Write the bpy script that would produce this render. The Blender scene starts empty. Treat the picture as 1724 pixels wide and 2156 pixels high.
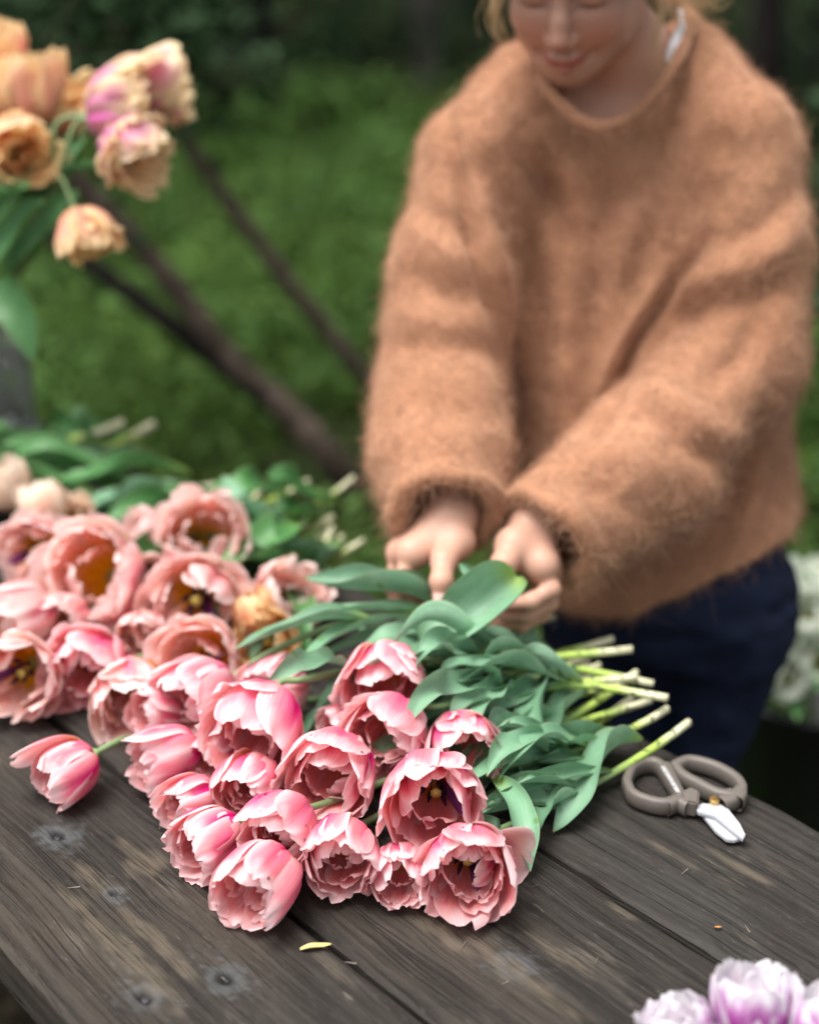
import bpy, bmesh, math, random
import numpy as np
from mathutils import Vector, Matrix, Quaternion
# ------------------------------------------------------------------ scene, camera, sky, light
scene = bpy.context.scene
COL = scene.collection
R_ = math.radians
CAM_H, TAB_Z = 1.54, 0.75
FPX, CU, CV = 2994.7, 862.0, 1078.0          # focal length and centre, in pixels of a 1724 x 2156 picture
PITCH = R_(23.62)
cp, sp = math.cos(PITCH), math.sin(PITCH)
cam_d = bpy.data.cameras.new('camera'); cam = bpy.data.objects.new('camera', cam_d); COL.objects.link(cam)
cam.location = (0, 0, CAM_H); cam.rotation_euler = (math.pi/2 - PITCH, 0, 0)
cam_d.sensor_fit = 'VERTICAL'; cam_d.sensor_height = 36.0; cam_d.sensor_width = 28.78; cam_d.lens = 50.0
cam_d.clip_start = 0.05; cam_d.clip_end = 400
cam_d.dof.use_dof = True; cam_d.dof.focus_distance = 1.22; cam_d.dof.aperture_fstop = 1.85
scene.camera = cam
SUN_EL, SUN_AZ = R_(72), R_(-110)            # soft light from above, from the open side to the left of the camera
w = bpy.data.worlds.new('World'); scene.world = w; w.use_nodes = True
wn = w.node_tree.nodes; wl = w.node_tree.links
sky = wn.new('ShaderNodeTexSky'); sky.sky_type = 'NISHITA'; sky.sun_disc = False
sky.sun_elevation = SUN_EL; sky.sun_rotation = SUN_AZ; sky.dust_density = 4.0; sky.air_density = 1.0
hs = wn.new('ShaderNodeHueSaturation'); hs.inputs['Saturation'].default_value = 0.12
bgn = wn['Background']; bgn.inputs['Strength'].default_value = 0.066
wl.new(sky.outputs[0], hs.inputs['Color']); wl.new(hs.outputs[0], bgn.inputs['Color'])
sd = bpy.data.lights.new('sun', 'SUN'); sd.energy = 1.5; sd.angle = R_(38); sd.color = (1.0, 0.965, 0.92)
sun = bpy.data.objects.new('sun', sd); COL.objects.link(sun)
sdir = Vector((math.sin(SUN_AZ)*math.cos(SUN_EL), math.cos(SUN_AZ)*math.cos(SUN_EL), math.sin(SUN_EL)))
sun.rotation_euler = sdir.to_track_quat('Z', 'Y').to_euler()
scene.view_settings.view_transform = 'Standard'; scene.view_settings.look = 'None'
scene.view_settings.exposure = 1.80; scene.view_settings.gamma = 1.0
scene.render.engine = 'CYCLES'
scene.cycles.max_bounces = 6; scene.cycles.diffuse_bounces = 3; scene.cycles.glossy_bounces = 2
scene.cycles.transmission_bounces = 6; scene.cycles.transparent_max_bounces = 8
scene.cycles.use_denoising = True
scene.cycles.caustics_reflective = False; scene.cycles.caustics_refractive = False

# ------------------------------------------------------------------ geometry helpers
def ray(u, v):
    x = (u-CU)/FPX; y = -(v-CV)/FPX
    return np.array([x, cp + y*sp, -sp + y*cp])
def at_z(u, v, z):                            # the point of a horizontal plane that a pixel looks at
    d = ray(u, v); return np.array([0, 0, CAM_H]) + d*((z-CAM_H)/d[2])
def on_table(u, v, h=0.0): return at_z(u, v, TAB_Z+h)
def at_d(u, v, depth): return np.array([0, 0, CAM_H]) + ray(u, v)*depth
def to_px(p):
    q = np.asarray(p, float) - np.array([0, 0, CAM_H])
    yy = q[..., 1]*sp + q[..., 2]*cp; zz = q[..., 1]*cp - q[..., 2]*sp
    return CU + FPX*q[..., 0]/zz, CV - FPX*yy/zz, zz
def cam_dir(r, u, t):                         # right, up, toward the viewer -> world direction
    v = np.array([r, u*sp - t*cp, u*cp + t*sp]); return v/np.linalg.norm(v)
def nrm(v):
    v = np.asarray(v, float); return v/max(np.linalg.norm(v), 1e-9)
def catmull(P, n):
    P = np.asarray(P, float)
    if len(P) == 2: P = np.array([P[0], (P[0]+P[1])/2, P[1]])
    Q = np.vstack([2*P[0]-P[1], P, 2*P[-1]-P[-2]]); m = len(P)-1
    t = np.linspace(0, m, n); i = np.minimum(t.astype(int), m-1); f = (t-i)[:, None]
    a, b, c, d = Q[i], Q[i+1], Q[i+2], Q[i+3]
    return 0.5*((2*b) + (c-a)*f + (2*a-5*b+4*c-d)*f*f + (3*b-a-3*c+d)*f**3)
def vnoise(x, y, seed=0):                     # smooth value noise, -1..1
    xi = np.floor(x).astype(np.int64); yi = np.floor(y).astype(np.int64)
    fx = x-xi; fy = y-yi; fx = fx*fx*(3-2*fx); fy = fy*fy*(3-2*fy)
    def h(i, j):
        k = (i*374761393 + j*668265263 + seed*1442695041) & 0x7fffffff
        k = ((k ^ (k >> 13))*1274126177) & 0x7fffffff
        return ((k ^ (k >> 16)) & 0xffff)/32767.5 - 1
    return (h(xi, yi)*(1-fx)+h(xi+1, yi)*fx)*(1-fy) + (h(xi, yi+1)*(1-fx)+h(xi+1, yi+1)*fx)*fy

def mesh(name, V, F, uv=None, smooth=True, mats=(), col=None):
    V = np.asarray(V, np.float32).reshape(-1, 3)
    me = bpy.data.meshes.new(name)
    F = np.asarray(F, np.int32); nf, k = F.shape
    me.vertices.add(len(V)); me.vertices.foreach_set('co', V.ravel())
    me.loops.add(nf*k); me.loops.foreach_set('vertex_index', F.ravel())
    me.polygons.add(nf); me.polygons.foreach_set('loop_start', np.arange(0, nf*k, k, dtype=np.int32))
    me.polygons.foreach_set('use_smooth', np.full(nf, smooth))
    if uv is not None:
        l = me.uv_layers.new(name='UVMap'); l.data.foreach_set('uv', np.asarray(uv, np.float32)[F.ravel()].ravel())
    if col is not None:
        c = me.color_attributes.new('tint', 'FLOAT_COLOR', 'POINT')
        c.data.foreach_set('color', np.asarray(col, np.float32).ravel())
    for m in mats: me.materials.append(m)
    me.update(calc_edges=True); me.validate()
    return me
def link(name, me, parent=None, loc=None, mat4=None):
    o = bpy.data.objects.new(name, me); COL.objects.link(o)
    if parent is not None: o.parent = parent
    if mat4 is not None: o.matrix_local = mat4
    elif loc is not None: o.location = loc
    return o
def thing(name, label, cat, loc=(0, 0, 0), group=None):
    o = bpy.data.objects.new(name, None); COL.objects.link(o); o.location = tuple(loc); o.empty_display_size = 0.05
    return tag(o, label, cat, group)
def tag(o, label=None, cat=None, group=None, kind=None):
    if label: o['label'] = label
    if cat: o['category'] = cat
    if group: o['group'] = group
    if kind: o['kind'] = kind
    return o
def grid_faces(nu, nv, close_u=False, base=0):   # nu x nv vertices, row-major (u slow)
    iu = np.arange(nu if close_u else nu-1); iv = np.arange(nv-1)
    a, b = np.meshgrid(iu, iv, indexing='ij'); a2 = (a+1) % nu
    return np.stack([a*nv+b, a2*nv+b, a2*nv+b+1, a*nv+b+1], -1).reshape(-1, 4) + base
def frames(P):
    T = np.gradient(P, axis=0); T /= np.linalg.norm(T, axis=1)[:, None] + 1e-9
    return T
def tube(P, r, ns=8, caps=True):                 # returns V, F(quads), uv=(dist from far end, angle)
    P = np.asarray(P, float); n = len(P); T = frames(P); r = np.broadcast_to(np.asarray(r, float), (n,))
    ref = np.array([0, 0, 1.0]) if abs(T[0][2]) < 0.9 else np.array([1.0, 0, 0])
    N = np.zeros_like(P); v = nrm(np.cross(T[0], ref))
    for i in range(n):
        v = nrm(v - T[i]*np.dot(v, T[i])); N[i] = v
    B = np.cross(T, N); an = np.linspace(0, 2*np.pi, ns, endpoint=False)
    V = P[:, None] + r[:, None, None]*(np.cos(an)[None, :, None]*N[:, None] + np.sin(an)[None, :, None]*B[:, None])
    seg = np.r_[0, np.cumsum(np.linalg.norm(np.diff(P, axis=0), axis=1))]; D = seg[-1]-seg
    uv = np.stack(np.broadcast_arrays(D[:, None], (an/(2*np.pi))[None]), -1).reshape(-1, 2)
    F = []
    i, j = np.meshgrid(np.arange(n-1), np.arange(ns), indexing='ij'); j2 = (j+1) % ns
    F = np.stack([i*ns+j, i*ns+j2, (i+1)*ns+j2, (i+1)*ns+j], -1).reshape(-1, 4)
    V = V.reshape(-1, 3)
    if caps:
        V = np.vstack([V, P[0], P[-1]]); uv = np.vstack([uv, [D[0], 0], [0, 0]]); c0, c1 = n*ns, n*ns+1
        k = np.arange(ns); k2 = (k+1) % ns
        e = (n-1)*ns
        F2 = np.stack([e+k[::2], e+k2[::2], e+(k2[::2]+1) % ns, np.full(ns//2, c1)], -1)
        F = np.vstack([F, F2])
    return V, F, uv
def bez(p0, p1, p2, p3, n):
    t = np.linspace(0, 1, n)[:, None]
    return (1-t)**3*np.asarray(p0) + 3*(1-t)**2*t*np.asarray(p1) + 3*(1-t)*t*t*np.asarray(p2) + t**3*np.asarray(p3)
def box(x0, x1, y0, y1, z0, z1):
    V = [(x, y, z) for x in (x0, x1) for y in (y0, y1) for z in (z0, z1)]
    F = [(0, 1, 3, 2), (4, 6, 7, 5), (0, 4, 5, 1), (2, 3, 7, 6), (0, 2, 6, 4), (1, 5, 7, 3)]
    return np.array(V, float), np.array(F)
def join_parts(parts):
    V, F, o = [], [], 0
    for v, f in parts:
        V.append(v); F.append(np.asarray(f)+o); o += len(v)
    return np.vstack(V), np.vstack(F)

# ------------------------------------------------------------------ material helpers
def vnormals(V, F):
    n = np.cross(V[F[:, 2]]-V[F[:, 0]], V[F[:, 3]]-V[F[:, 1]]); N = np.zeros_like(V)
    for i in range(4):
        for ax in range(3): N[:, ax] += np.bincount(F[:, i], n[:, ax], len(V))
    return N/(np.linalg.norm(N, axis=1)[:, None]+1e-12)
class NT:
    def __init__(s, name):
        s.m = bpy.data.materials.new(name); s.m.use_nodes = True; s.t = s.m.node_tree; s.n = s.t.nodes
        s.p = s.n['Principled BSDF']; s.out = s.n['Material Output']
    def new(s, t, **k):
        n = s.n.new(t)
        for a, b in k.items(): setattr(n, a, b)
        return n
    def put(s, sock, v):
        if isinstance(v, bpy.types.NodeSocket): s.t.links.new(v, sock)
        elif v is not None: sock.default_value = (*v, 1.0) if isinstance(v, tuple) and len(v) == 3 and sock.type == 'RGBA' else v
    def math(s, op, a, b=None, c=None, clamp=False):
        n = s.new('ShaderNodeMath', operation=op, use_clamp=clamp)
        for i, v in enumerate((a, b, c)):
            if v is not None: s.put(n.inputs[i], v)
        return n.outputs[0]
    def mix(s, f, a, b, mode='MIX'):
        n = s.new('ShaderNodeMix', data_type='RGBA', blend_type=mode)
        s.put(n.inputs[0], f); s.put(n.inputs[6], a); s.put(n.inputs[7], b); return n.outputs[2]
    def step(s, x, lo, hi):
        n = s.new('ShaderNodeMapRange', interpolation_type='SMOOTHSTEP')
        s.put(n.inputs['Value'], x); s.put(n.inputs['From Min'], lo); s.put(n.inputs['From Max'], hi)
        return n.outputs[0]
    def noise(s, vec, scale, detail=3.0, rough=0.55, dist=0.0):
        n = s.new('ShaderNodeTexNoise'); s.put(n.inputs['Vector'], vec); s.put(n.inputs['Scale'], scale)
        s.put(n.inputs['Detail'], detail); s.put(n.inputs['Roughness'], rough); s.put(n.inputs['Distortion'], dist)
        return n.outputs[0]
    def mapping(s, vec, scale=(1, 1, 1), loc=(0, 0, 0)):
        n = s.new('ShaderNodeMapping'); s.put(n.inputs[0], vec); n.inputs['Scale'].default_value = scale; n.inputs['Location'].default_value = loc
        return n.outputs[0]
    def coord(s, k='Object'): return s.new('ShaderNodeTexCoord').outputs[k]
    def bump(s, h, strength, dist):
        n = s.new('ShaderNodeBump'); s.put(n.inputs['Height'], h); n.inputs['Strength'].default_value = strength; n.inputs['Distance'].default_value = dist
        s.t.links.new(n.outputs[0], s.p.inputs['Normal']); return n.outputs[0]
    def rnd(s): return s.new('ShaderNodeObjectInfo').outputs['Random']
    def base(s, c, rough=0.6, spec=0.4):
        s.put(s.p.inputs['Base Color'], c); s.put(s.p.inputs['Roughness'], rough); s.put(s.p.inputs['Specular IOR Level'], spec); return s
    def translucent(s, c, f, normal=None):
        tr = s.new('ShaderNodeBsdfTranslucent'); s.put(tr.inputs[0], c)
        mx = s.new('ShaderNodeMixShader'); s.put(mx.inputs[0], f)
        s.t.links.new(s.p.outputs[0], mx.inputs[1]); s.t.links.new(tr.outputs[0], mx.inputs[2]); s.t.links.new(mx.outputs[0], s.out.inputs[0])
def simple(name, c, rough=0.6, spec=0.4, metal=0.0, var=0.0, scale=30.0, bump=0.0):
    n = NT(name); col = c
    if var:
        f = n.noise(n.coord(), scale, 4)
        col = n.mix(f, tuple(x*(1-var) for x in c), tuple(min(1, x*(1+var)) for x in c))
        if bump: n.bump(f, bump, 0.002)
    n.base(col, rough, spec); n.p.inputs['Metallic'].default_value = metal
    return n.m

def petal_material(name, body_out, flame, pale, base_out, body_in, base_in, edge=0.55, flame_w=0.62, tr=0.45, throat=0.44):
    n = NT(name); uv = n.coord('UV'); sx = n.new('ShaderNodeSeparateXYZ'); n.put(sx.inputs[0], uv)
    U, V = sx.outputs[0], sx.outputs[1]
    s = n.math('ABSOLUTE', n.math('MULTIPLY_ADD', U, 2.0, -1.0))
    rnd = n.rnd(); cmb = n.new('ShaderNodeCombineXYZ'); n.put(cmb.inputs[0], rnd); n.put(cmb.inputs[1], n.math('MULTIPLY', rnd, 37.0))
    va = n.new('ShaderNodeVectorMath', operation='ADD'); n.put(va.inputs[0], uv); n.put(va.inputs[1], cmb.outputs[0]); uvr = va.outputs[0]
    vein = n.noise(n.mapping(uvr, (34, 2.2, 1)), 1.0, 3)
    blot = n.noise(n.mapping(uvr, (3.0, 2.0, 1)), 1.0, 2)
    wob = n.math('MULTIPLY_ADD', blot, 0.5, -0.25)
    sw = n.math('ADD', s, wob)
    fl = n.math('MULTIPLY', n.step(sw, flame_w, 0.02), n.step(V, 1.02, 0.45))
    fl = n.math('MULTIPLY', fl, n.math('MULTIPLY_ADD', rnd, 0.75, 0.35), clamp=True)
    c = n.mix(fl, body_out, flame)
    ed = n.math('MAXIMUM', n.step(sw, edge, 1.0), n.step(n.math('ADD', V, wob), 0.70, 1.0))
    c = n.mix(ed, c, pale)
    c = n.mix(n.step(V, 0.20, 0.0), c, base_out)
    ci = n.mix(n.math('MULTIPLY', ed, 0.75), body_in, pale)
    ci = n.mix(n.step(n.math('ADD', V, n.math('MULTIPLY', wob, 0.35)), throat, throat*.25), ci, base_in)
    geo = n.new('ShaderNodeNewGeometry')
    col = n.mix(geo.outputs['Backfacing'], c, ci)
    col = n.mix(n.math('MULTIPLY', n.step(vein, 0.40, 0.70), 0.42), col, n.mix(0.55, col, flame))
    hsv = n.new('ShaderNodeHueSaturation'); n.put(hsv.inputs['Color'], col)
    n.put(hsv.inputs['Value'], n.math('MULTIPLY_ADD', rnd, 0.14, 0.92)); n.put(hsv.inputs['Saturation'], n.math('MULTIPLY_ADD', blot, 0.3, 0.95))
    col = hsv.outputs[0]
    n.base(col, 0.5, 0.18)
    n.bump(vein, 0.5, 0.0007)
    n.translucent(col, tr)
    return n.m
# ------------------------------------------------------------------ materials of the flowers
M = {}
M['pink'] = petal_material('pink_petal', (0.95, 0.40, 0.455), (0.78, 0.08, 0.30), (0.98, 0.83, 0.83), (0.93, 0.66, 0.48), (0.97, 0.43, 0.41), (0.84, 0.32, 0.02), edge=0.48)
M['salmon'] = petal_material('salmon_petal', (0.96, 0.57, 0.55), (0.86, 0.24, 0.38), (0.99, 0.88, 0.85), (0.96, 0.72, 0.46), (0.98, 0.62, 0.52), (0.98, 0.55, 0.04), flame_w=0.5, edge=0.44, throat=0.60)
M['peach'] = petal_material('peach_petal', (0.93, 0.62, 0.36), (0.90, 0.42, 0.30), (0.97, 0.82, 0.54), (0.90, 0.50, 0.40), (0.94, 0.58, 0.26), (0.88, 0.46, 0.04), edge=0.45)
M['cream'] = petal_material('cream_petal', (0.94, 0.76, 0.62), (0.92, 0.58, 0.48), (0.97, 0.89, 0.78), (0.92, 0.74, 0.52), (0.95, 0.76, 0.60), (0.88, 0.54, 0.14))
M['vase'] = petal_material('vase_petal', (0.92, 0.62, 0.44), (0.82, 0.28, 0.28), (0.97, 0.80, 0.50), (0.80, 0.22, 0.34), (0.95, 0.66, 0.36), (0.84, 0.40, 0.06), edge=0.36, flame_w=0.8)
M['vase2'] = petal_material('magenta_yellow_petal', (0.84, 0.50, 0.56), (0.66, 0.18, 0.46), (0.97, 0.84, 0.56), (0.66, 0.24, 0.52), (0.96, 0.76, 0.48), (0.78, 0.40, 0.08), edge=0.38, flame_w=0.95)
M['white'] = petal_material('white_petal', (0.80, 0.84, 0.76), (0.66, 0.78, 0.58), (0.88, 0.89, 0.85), (0.55, 0.68, 0.35), (0.82, 0.85, 0.76), (0.75, 0.72, 0.30))
M['violet'] = petal_material('violet_petal', (0.66, 0.34, 0.64), (0.40, 0.02, 0.30), (0.92, 0.94, 0.95), (0.42, 0.52, 0.16), (0.88, 0.84, 0.88), (0.60, 0.62, 0.30), edge=0.55, flame_w=0.9)

def leaf_material(name, c0, c1, cb, edge_c):
    n = NT(name); uv = n.coord('UV'); sx = n.new('ShaderNodeSeparateXYZ'); n.put(sx.inputs[0], uv); U, V = sx.outputs[0], sx.outputs[1]
    s = n.math('ABSOLUTE', n.math('MULTIPLY_ADD', U, 2.0, -1.0))
    vein = n.noise(n.mapping(uv, (60, 1.2, 1)), 1.0, 2); bl = n.noise(n.coord(), 22.0, 4)
    c = n.mix(n.step(bl, 0.35, 0.68), c0, c1)
    c = n.mix(n.math('MULTIPLY', n.step(vein, 0.42, 0.62), 0.55), c, tuple(x*0.72 for x in c0))
    geo = n.new('ShaderNodeNewGeometry')
    c = n.mix(n.math('MULTIPLY', geo.outputs['Backfacing'], 0.45), c, tuple(x*0.75 for x in c0))
    c = n.mix(n.step(V, 0.22, 0.0), c, cb)
    c = n.mix(n.step(s, 0.955, 0.99), c, edge_c)
    c = n.mix(n.step(V, 0.965, 1.0), c, (0.30, 0.24, 0.07))
    rub = n.noise(n.coord(), 45.0, 1)
    c = n.mix(n.math('MULTIPLY', n.step(rub, 0.70, 0.76), 0.7), c, (0.10, 0.22, 0.04))
    r = n.rnd(); h = n.new('ShaderNodeHueSaturation'); n.put(h.inputs['Color'], c); n.put(h.inputs['Value'], n.math('MULTIPLY_ADD', r, 0.4, 0.8))
    n.base(h.outputs[0], 0.42, 0.32); n.bump(vein, 0.35, 0.0007); n.translucent(h.outputs[0], 0.16)
    return n.m
M['leaf'] = leaf_material('tulip_leaf', (0.170, 0.345, 0.205), (0.320, 0.520, 0.355), (0.24, 0.36, 0.10), (0.34, 0.45, 0.27))
M['leaf_far'] = leaf_material('fresh_leaf', (0.080, 0.230, 0.070), (0.165, 0.360, 0.150), (0.30, 0.45, 0.12), (0.30, 0.42, 0.2))
def stem_material(name, green, young):
    n = NT(name); uv = n.coord('UV'); sx = n.new('ShaderNodeSeparateXYZ'); n.put(sx.inputs[0], uv); D = sx.outputs[0]
    nz = n.noise(n.coord(), 60.0, 3); fine = n.noise(n.mapping(n.coord(), (1, 1, 1)), 330.0, 2)
    Dn = n.math('MULTIPLY_ADD', nz, 0.045, n.math('ADD', D, -0.022))
    c = n.mix(n.step(Dn, 0.065, 0.14), young, green)
    c = n.mix(n.step(Dn, 0.055, 0.018), c, (0.64, 0.62, 0.42))
    sp_ = n.math('MULTIPLY', n.step(n.noise(n.coord(), 150.0, 3), 0.56, 0.63), n.step(D, 0.13, 0.06))
    c = n.mix(n.math('MULTIPLY', sp_, 0.85), c, (0.055, 0.045, 0.03))
    c = n.mix(n.math('MULTIPLY', n.step(fine, 0.5, 0.8), 0.35), c, (0.35, 0.38, 0.22))
    n.base(c, 0.5, 0.4); n.bump(fine, 0.2, 0.0005); return n.m
M['stem'] = stem_material('tulip_stem', (0.165, 0.255, 0.110), (0.36, 0.50, 0.09))
M['anther'] = simple('dark_anther', (0.035, 0.012, 0.04), 0.8, 0.2)
M['pistil'] = simple('yellow_pistil', (0.55, 0.48, 0.12), 0.5, 0.4, var=0.2)
M['knob'] = simple('flower_base', (0.32, 0.42, 0.16), 0.5, 0.4)
M['fringe'] = simple('withered_purple', (0.16, 0.03, 0.14), 0.6, 0.3, var=0.3)

# ------------------------------------------------------------------ petals, flowers, stems, leaves
def petal(rng, R, o, sc, az, kind, tilt=0.0, wide=1.0, mat=None):
    nt, ns = 18, 16
    t = np.linspace(0, 1, nt+1)
    a1 = R_(-50 + 92*o + rng.uniform(-10, 10)); am = R_(12 + max(0, o-.4)*70)
    sp_t = 0.46
    a = np.where(t < sp_t, R_(92) + (am-R_(92))*(t/sp_t), am + (a1-am)*np.clip((t-sp_t)/(1-sp_t), 0, 1)**1.15)
    L = 2.18*R*(1.0 + 0.08*rng.uniform(-1, 1))
    ds = L/nt
    r = np.r_[0, np.cumsum(np.sin((a[1:]+a[:-1])/2)*ds)]; z = np.r_[0, np.cumsum(np.cos((a[1:]+a[:-1])/2)*ds)]
    k = min(R*0.97/max(r.max(), 1e-4), 1.12)*sc
    r = r*k + 0.04*R; z = z*k; L *= k
    W = 0.78*R*sc*wide*(1+0.10*rng.uniform(-1, 1))
    f = np.where(t < 0.62, 0.30 + 0.70*np.sin(np.pi/2*np.minimum(t/0.62, 1))**0.9, np.maximum(1-np.abs((t-0.62)/0.392)**3.0, 0)**(1/2.6))
    wv = W*f
    s = np.linspace(-1, 1, ns+1)
    S, Tt = np.meshgrid(s, t, indexing='xy')          # rows t
    ph = rng.uniform(0, 50); rf = 3.2 if kind in ('vase', 'vase2') else 1.0
    # uneven, notched rim
    rim = 0.035*rf**.5*vnoise(S*2.6+ph, np.full_like(S, ph), 3) + 0.007*vnoise(S*9+ph, np.full_like(S, 2*ph), 5) - 0.05*np.exp(-((S-rng.uniform(-.3, .3))/0.10)**2)*(rng.random() < 0.5)
    dl = rim*L*Tt**4
    rho = np.maximum(0.86*r + 0.10*R, 0.42*W)[:, None]*np.ones_like(S)*rng.uniform(0.95, 1.25)
    phi = S*wv[:, None]/rho
    lat = rho*np.sin(phi); inn = rho*(1-np.cos(phi))
    off = -inn
    off += rng.uniform(0.0, 0.16)*wv[:, None]*S**4*Tt                       # edges flare a little
    off += R*0.075*rf**.5*vnoise(S*2.2+ph, Tt*2.4+ph, 7)*(0.35+Tt)                    # soft buckles
    off += R*0.024*rf*vnoise(S*4+ph, Tt*5+ph, 9)*np.maximum(np.abs(S), Tt)**4      # frilled rim
    off += -R*0.055*np.exp(-(S/0.10)**2)*np.sin(np.pi*Tt)                     # crease along the middle
    off += R*0.30*rng.uniform(-.35, 1)*np.clip(Tt-0.72, 0, 1)**1.4*2.2*(0.3+o)  # tip rolls out or in
    ca, sa = np.cos(a)[:, None], np.sin(a)[:, None]
    X = r[:, None] + off*ca + dl*sa; Z = z[:, None] - off*sa + dl*ca; Y = lat
    tw = rng.uniform(-.12, .12); X, Y = X - tw*Y*Tt, Y + tw*X*Tt*0.5
    ct, st = math.cos(tilt), math.sin(tilt)
    X, Z = X*ct + Z*st, -X*st + Z*ct
    c, s_ = math.cos(az), math.sin(az)
    V = np.stack([X*c - Y*s_, X*s_ + Y*c, Z], -1).reshape(-1, 3)
    F = grid_faces(nt+1, ns+1)
    F = F[:, ::-1]
    uv = np.stack([(S+1)/2, Tt], -1).reshape(-1, 2)
    return V, F, uv

def flower(parent, mat4, R, o, seed, kind, inner=5, mid=5, stamens=None, extra=(), floor=None, dew=0):
    Mw = np.array(mat4); Ro = np.array(parent.location)
    def settle(V):                                     # petals that meet the board bend along it
        if floor is None: return V
        Wd = V @ Mw[:3, :3].T + Mw[:3, 3] + Ro; low = Wd[:, 2] < floor
        Wd[low, 2] = floor + 0.15*np.minimum(floor-Wd[low, 2], .012)*0.3
        return (Wd - Ro - Mw[:3, 3]) @ Mw[:3, :3]
    rng = np.random.default_rng(seed)
    V, F, _ = tube(np.array([[0, 0, -0.10*R], [0, 0, 0.0], [0, 0, 0.12*R]]), [0.14*R, 0.22*R, 0.05*R], 8, False)
    h = link('flower_head', mesh('flower_head', V, F, mats=[M['knob']]), parent, mat4=mat4)
    az0 = rng.uniform(0, 6.28); shells = []
    lay = [(4, 0.98, 0.0, 0.0), (4, 0.93, math.pi/4, 0.02), (mid, 0.84, 0.5, -0.03), (inner, 0.68, 0.2, -0.08)]
    for li, (n, sc, da, tl) in enumerate(lay):
        for i in range(n):
            az = az0 + da + 2*math.pi*i/max(n, 1) + rng.uniform(-.22, .22)
            oo = o - .04 + rng.uniform(-.16, .22) - 0.03*li
            if li == 2: oo -= .06
            if li == 3: oo += rng.uniform(-.34, .0)
            tilt = tl + rng.uniform(-.07, .10)*(1 if li < 2 else 1.6)
            V, F, uv = petal(rng, R, oo, sc*rng.uniform(0.92, 1.05), az, kind, tilt, wide=1.0 if li < 2 else 0.86 if li == 2 else 0.74)
            V = settle(V); link('petal', mesh('petal', V, F, uv, mats=[M[kind]]), h)
            if li < 2: shells.append((V, F))
    if dew: droplets(h, shells, dew, rng, settle)
    for (az, oo, sc, tilt) in extra:                  # petals that have flopped open
        V, F, uv = petal(rng, R, oo, sc, az, kind, tilt)
        link('petal', mesh('petal', settle(V), F, uv, mats=[M[kind]]), h)
    if stamens is None: stamens = o > 0.53
    if stamens:
        parts = []; pa = []
        V, F, _ = tube(np.array([[0, 0, 0], [0, 0, 0.34*R], [0, 0, 0.62*R], [0, 0, 0.70*R]]), [0.10*R, 0.085*R, 0.07*R, 0.12*R], 6)
        link('pistil', mesh('pistil', V, F, mats=[M['pistil']]), h)
        for i in range(6):
            an = i*math.pi/3 + rng.uniform(-.2, .2); lean = rng.uniform(.25, .5)
            d = np.array([math.cos(an)*lean, math.sin(an)*lean, 1.0])
            P = [d*0.1*R, d*0.42*R, d*0.46*R, d*0.60*R, d*0.74*R]
            V, F, uvx = tube(np.array(P), [0.02*R, 0.02*R, 0.05*R, 0.055*R, 0.02*R], 5, False)
            link('stamen', mesh('stamen', V, F, mats=[M['anther']]), h)
        if kind in ('pink', 'salmon'):
            for i in range(3):                         # thin withered purple-edged inner slips
                an = rng.uniform(0, 6.28); d = np.array([math.cos(an)*.6, math.sin(an)*.6, 1.0])
                P = catmull([d*0.1*R, d*.5*R, d*.85*R+np.array([0, 0, .05*R]), d*(1.0*R)+rng.uniform(-.12, .12, 3)*R], 8)
                V, F, uv = strap(P, 0.10*R, nrm(np.array([math.cos(an), math.sin(an), 0.2])), rng)
                link('inner_slip', mesh('inner_slip', V, F, uv, mats=[M['fringe' if i == 0 else kind]]), h)
    return h
M['drop'] = None
def droplets(head, shells, n, rng, settle):
    if M['drop'] is None:
        m = NT('water_drop'); m.base((1, 1, 1), 0.02, 0.5); m.p.inputs['Transmission Weight'].default_value = 1.0; m.p.inputs['IOR'].default_value = 1.33; M['drop'] = m.m
    la = np.linspace(0, np.pi/2, 4); an = np.linspace(0, 2*np.pi, 8, endpoint=False); parts = []
    for _ in range(n):
        V, F = shells[rng.integers(len(shells))]; N = vnormals(V, F); i = rng.integers(len(V)//4, len(V)*9//10); nn = N[i]; a1 = nrm(np.cross(nn, (.3, .5, .8))); a2 = np.cross(nn, a1); r = rng.uniform(.0007, .0017)
        D = np.array([V[i] + r*(np.cos(l)*(a1*np.cos(a)+a2*np.sin(a)) + .75*nn*np.sin(l)) for l in la for a in an])
        ii, jj = np.meshgrid(np.arange(3), np.arange(8), indexing='ij'); j2 = (jj+1) % 8
        parts.append((D, np.stack([ii*8+jj, ii*8+j2, (ii+1)*8+j2, (ii+1)*8+jj], -1).reshape(-1, 4)))
    V, F = join_parts(parts); tag(link('dew', mesh('dew', V, F, mats=[M['drop']]), head), kind='stuff')
def strap(P, w, N, rng, ns=4):
    T = frames(P); n = len(P); s = np.linspace(-1, 1, ns+1); t = np.linspace(0, 1, n)
    W = w*np.sin(np.pi*np.clip(t*0.85+0.12, 0, 1))**0.6
    side = np.cross(np.broadcast_to(N, T.shape), T); side /= np.linalg.norm(side, axis=1)[:, None]+1e-9
    nn = np.cross(T, side)
    V = P[:, None] + side[:, None]*(s[None, :, None]*W[:, None, None]) + nn[:, None]*(0.35*W[:, None]*(s[None]**2))[..., None]
    uv = np.stack(np.broadcast_arrays(((s+1)/2)[None], t[:, None]), -1).reshape(-1, 2)
    return V.reshape(-1, 3), grid_faces(n, ns+1), uv

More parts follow.
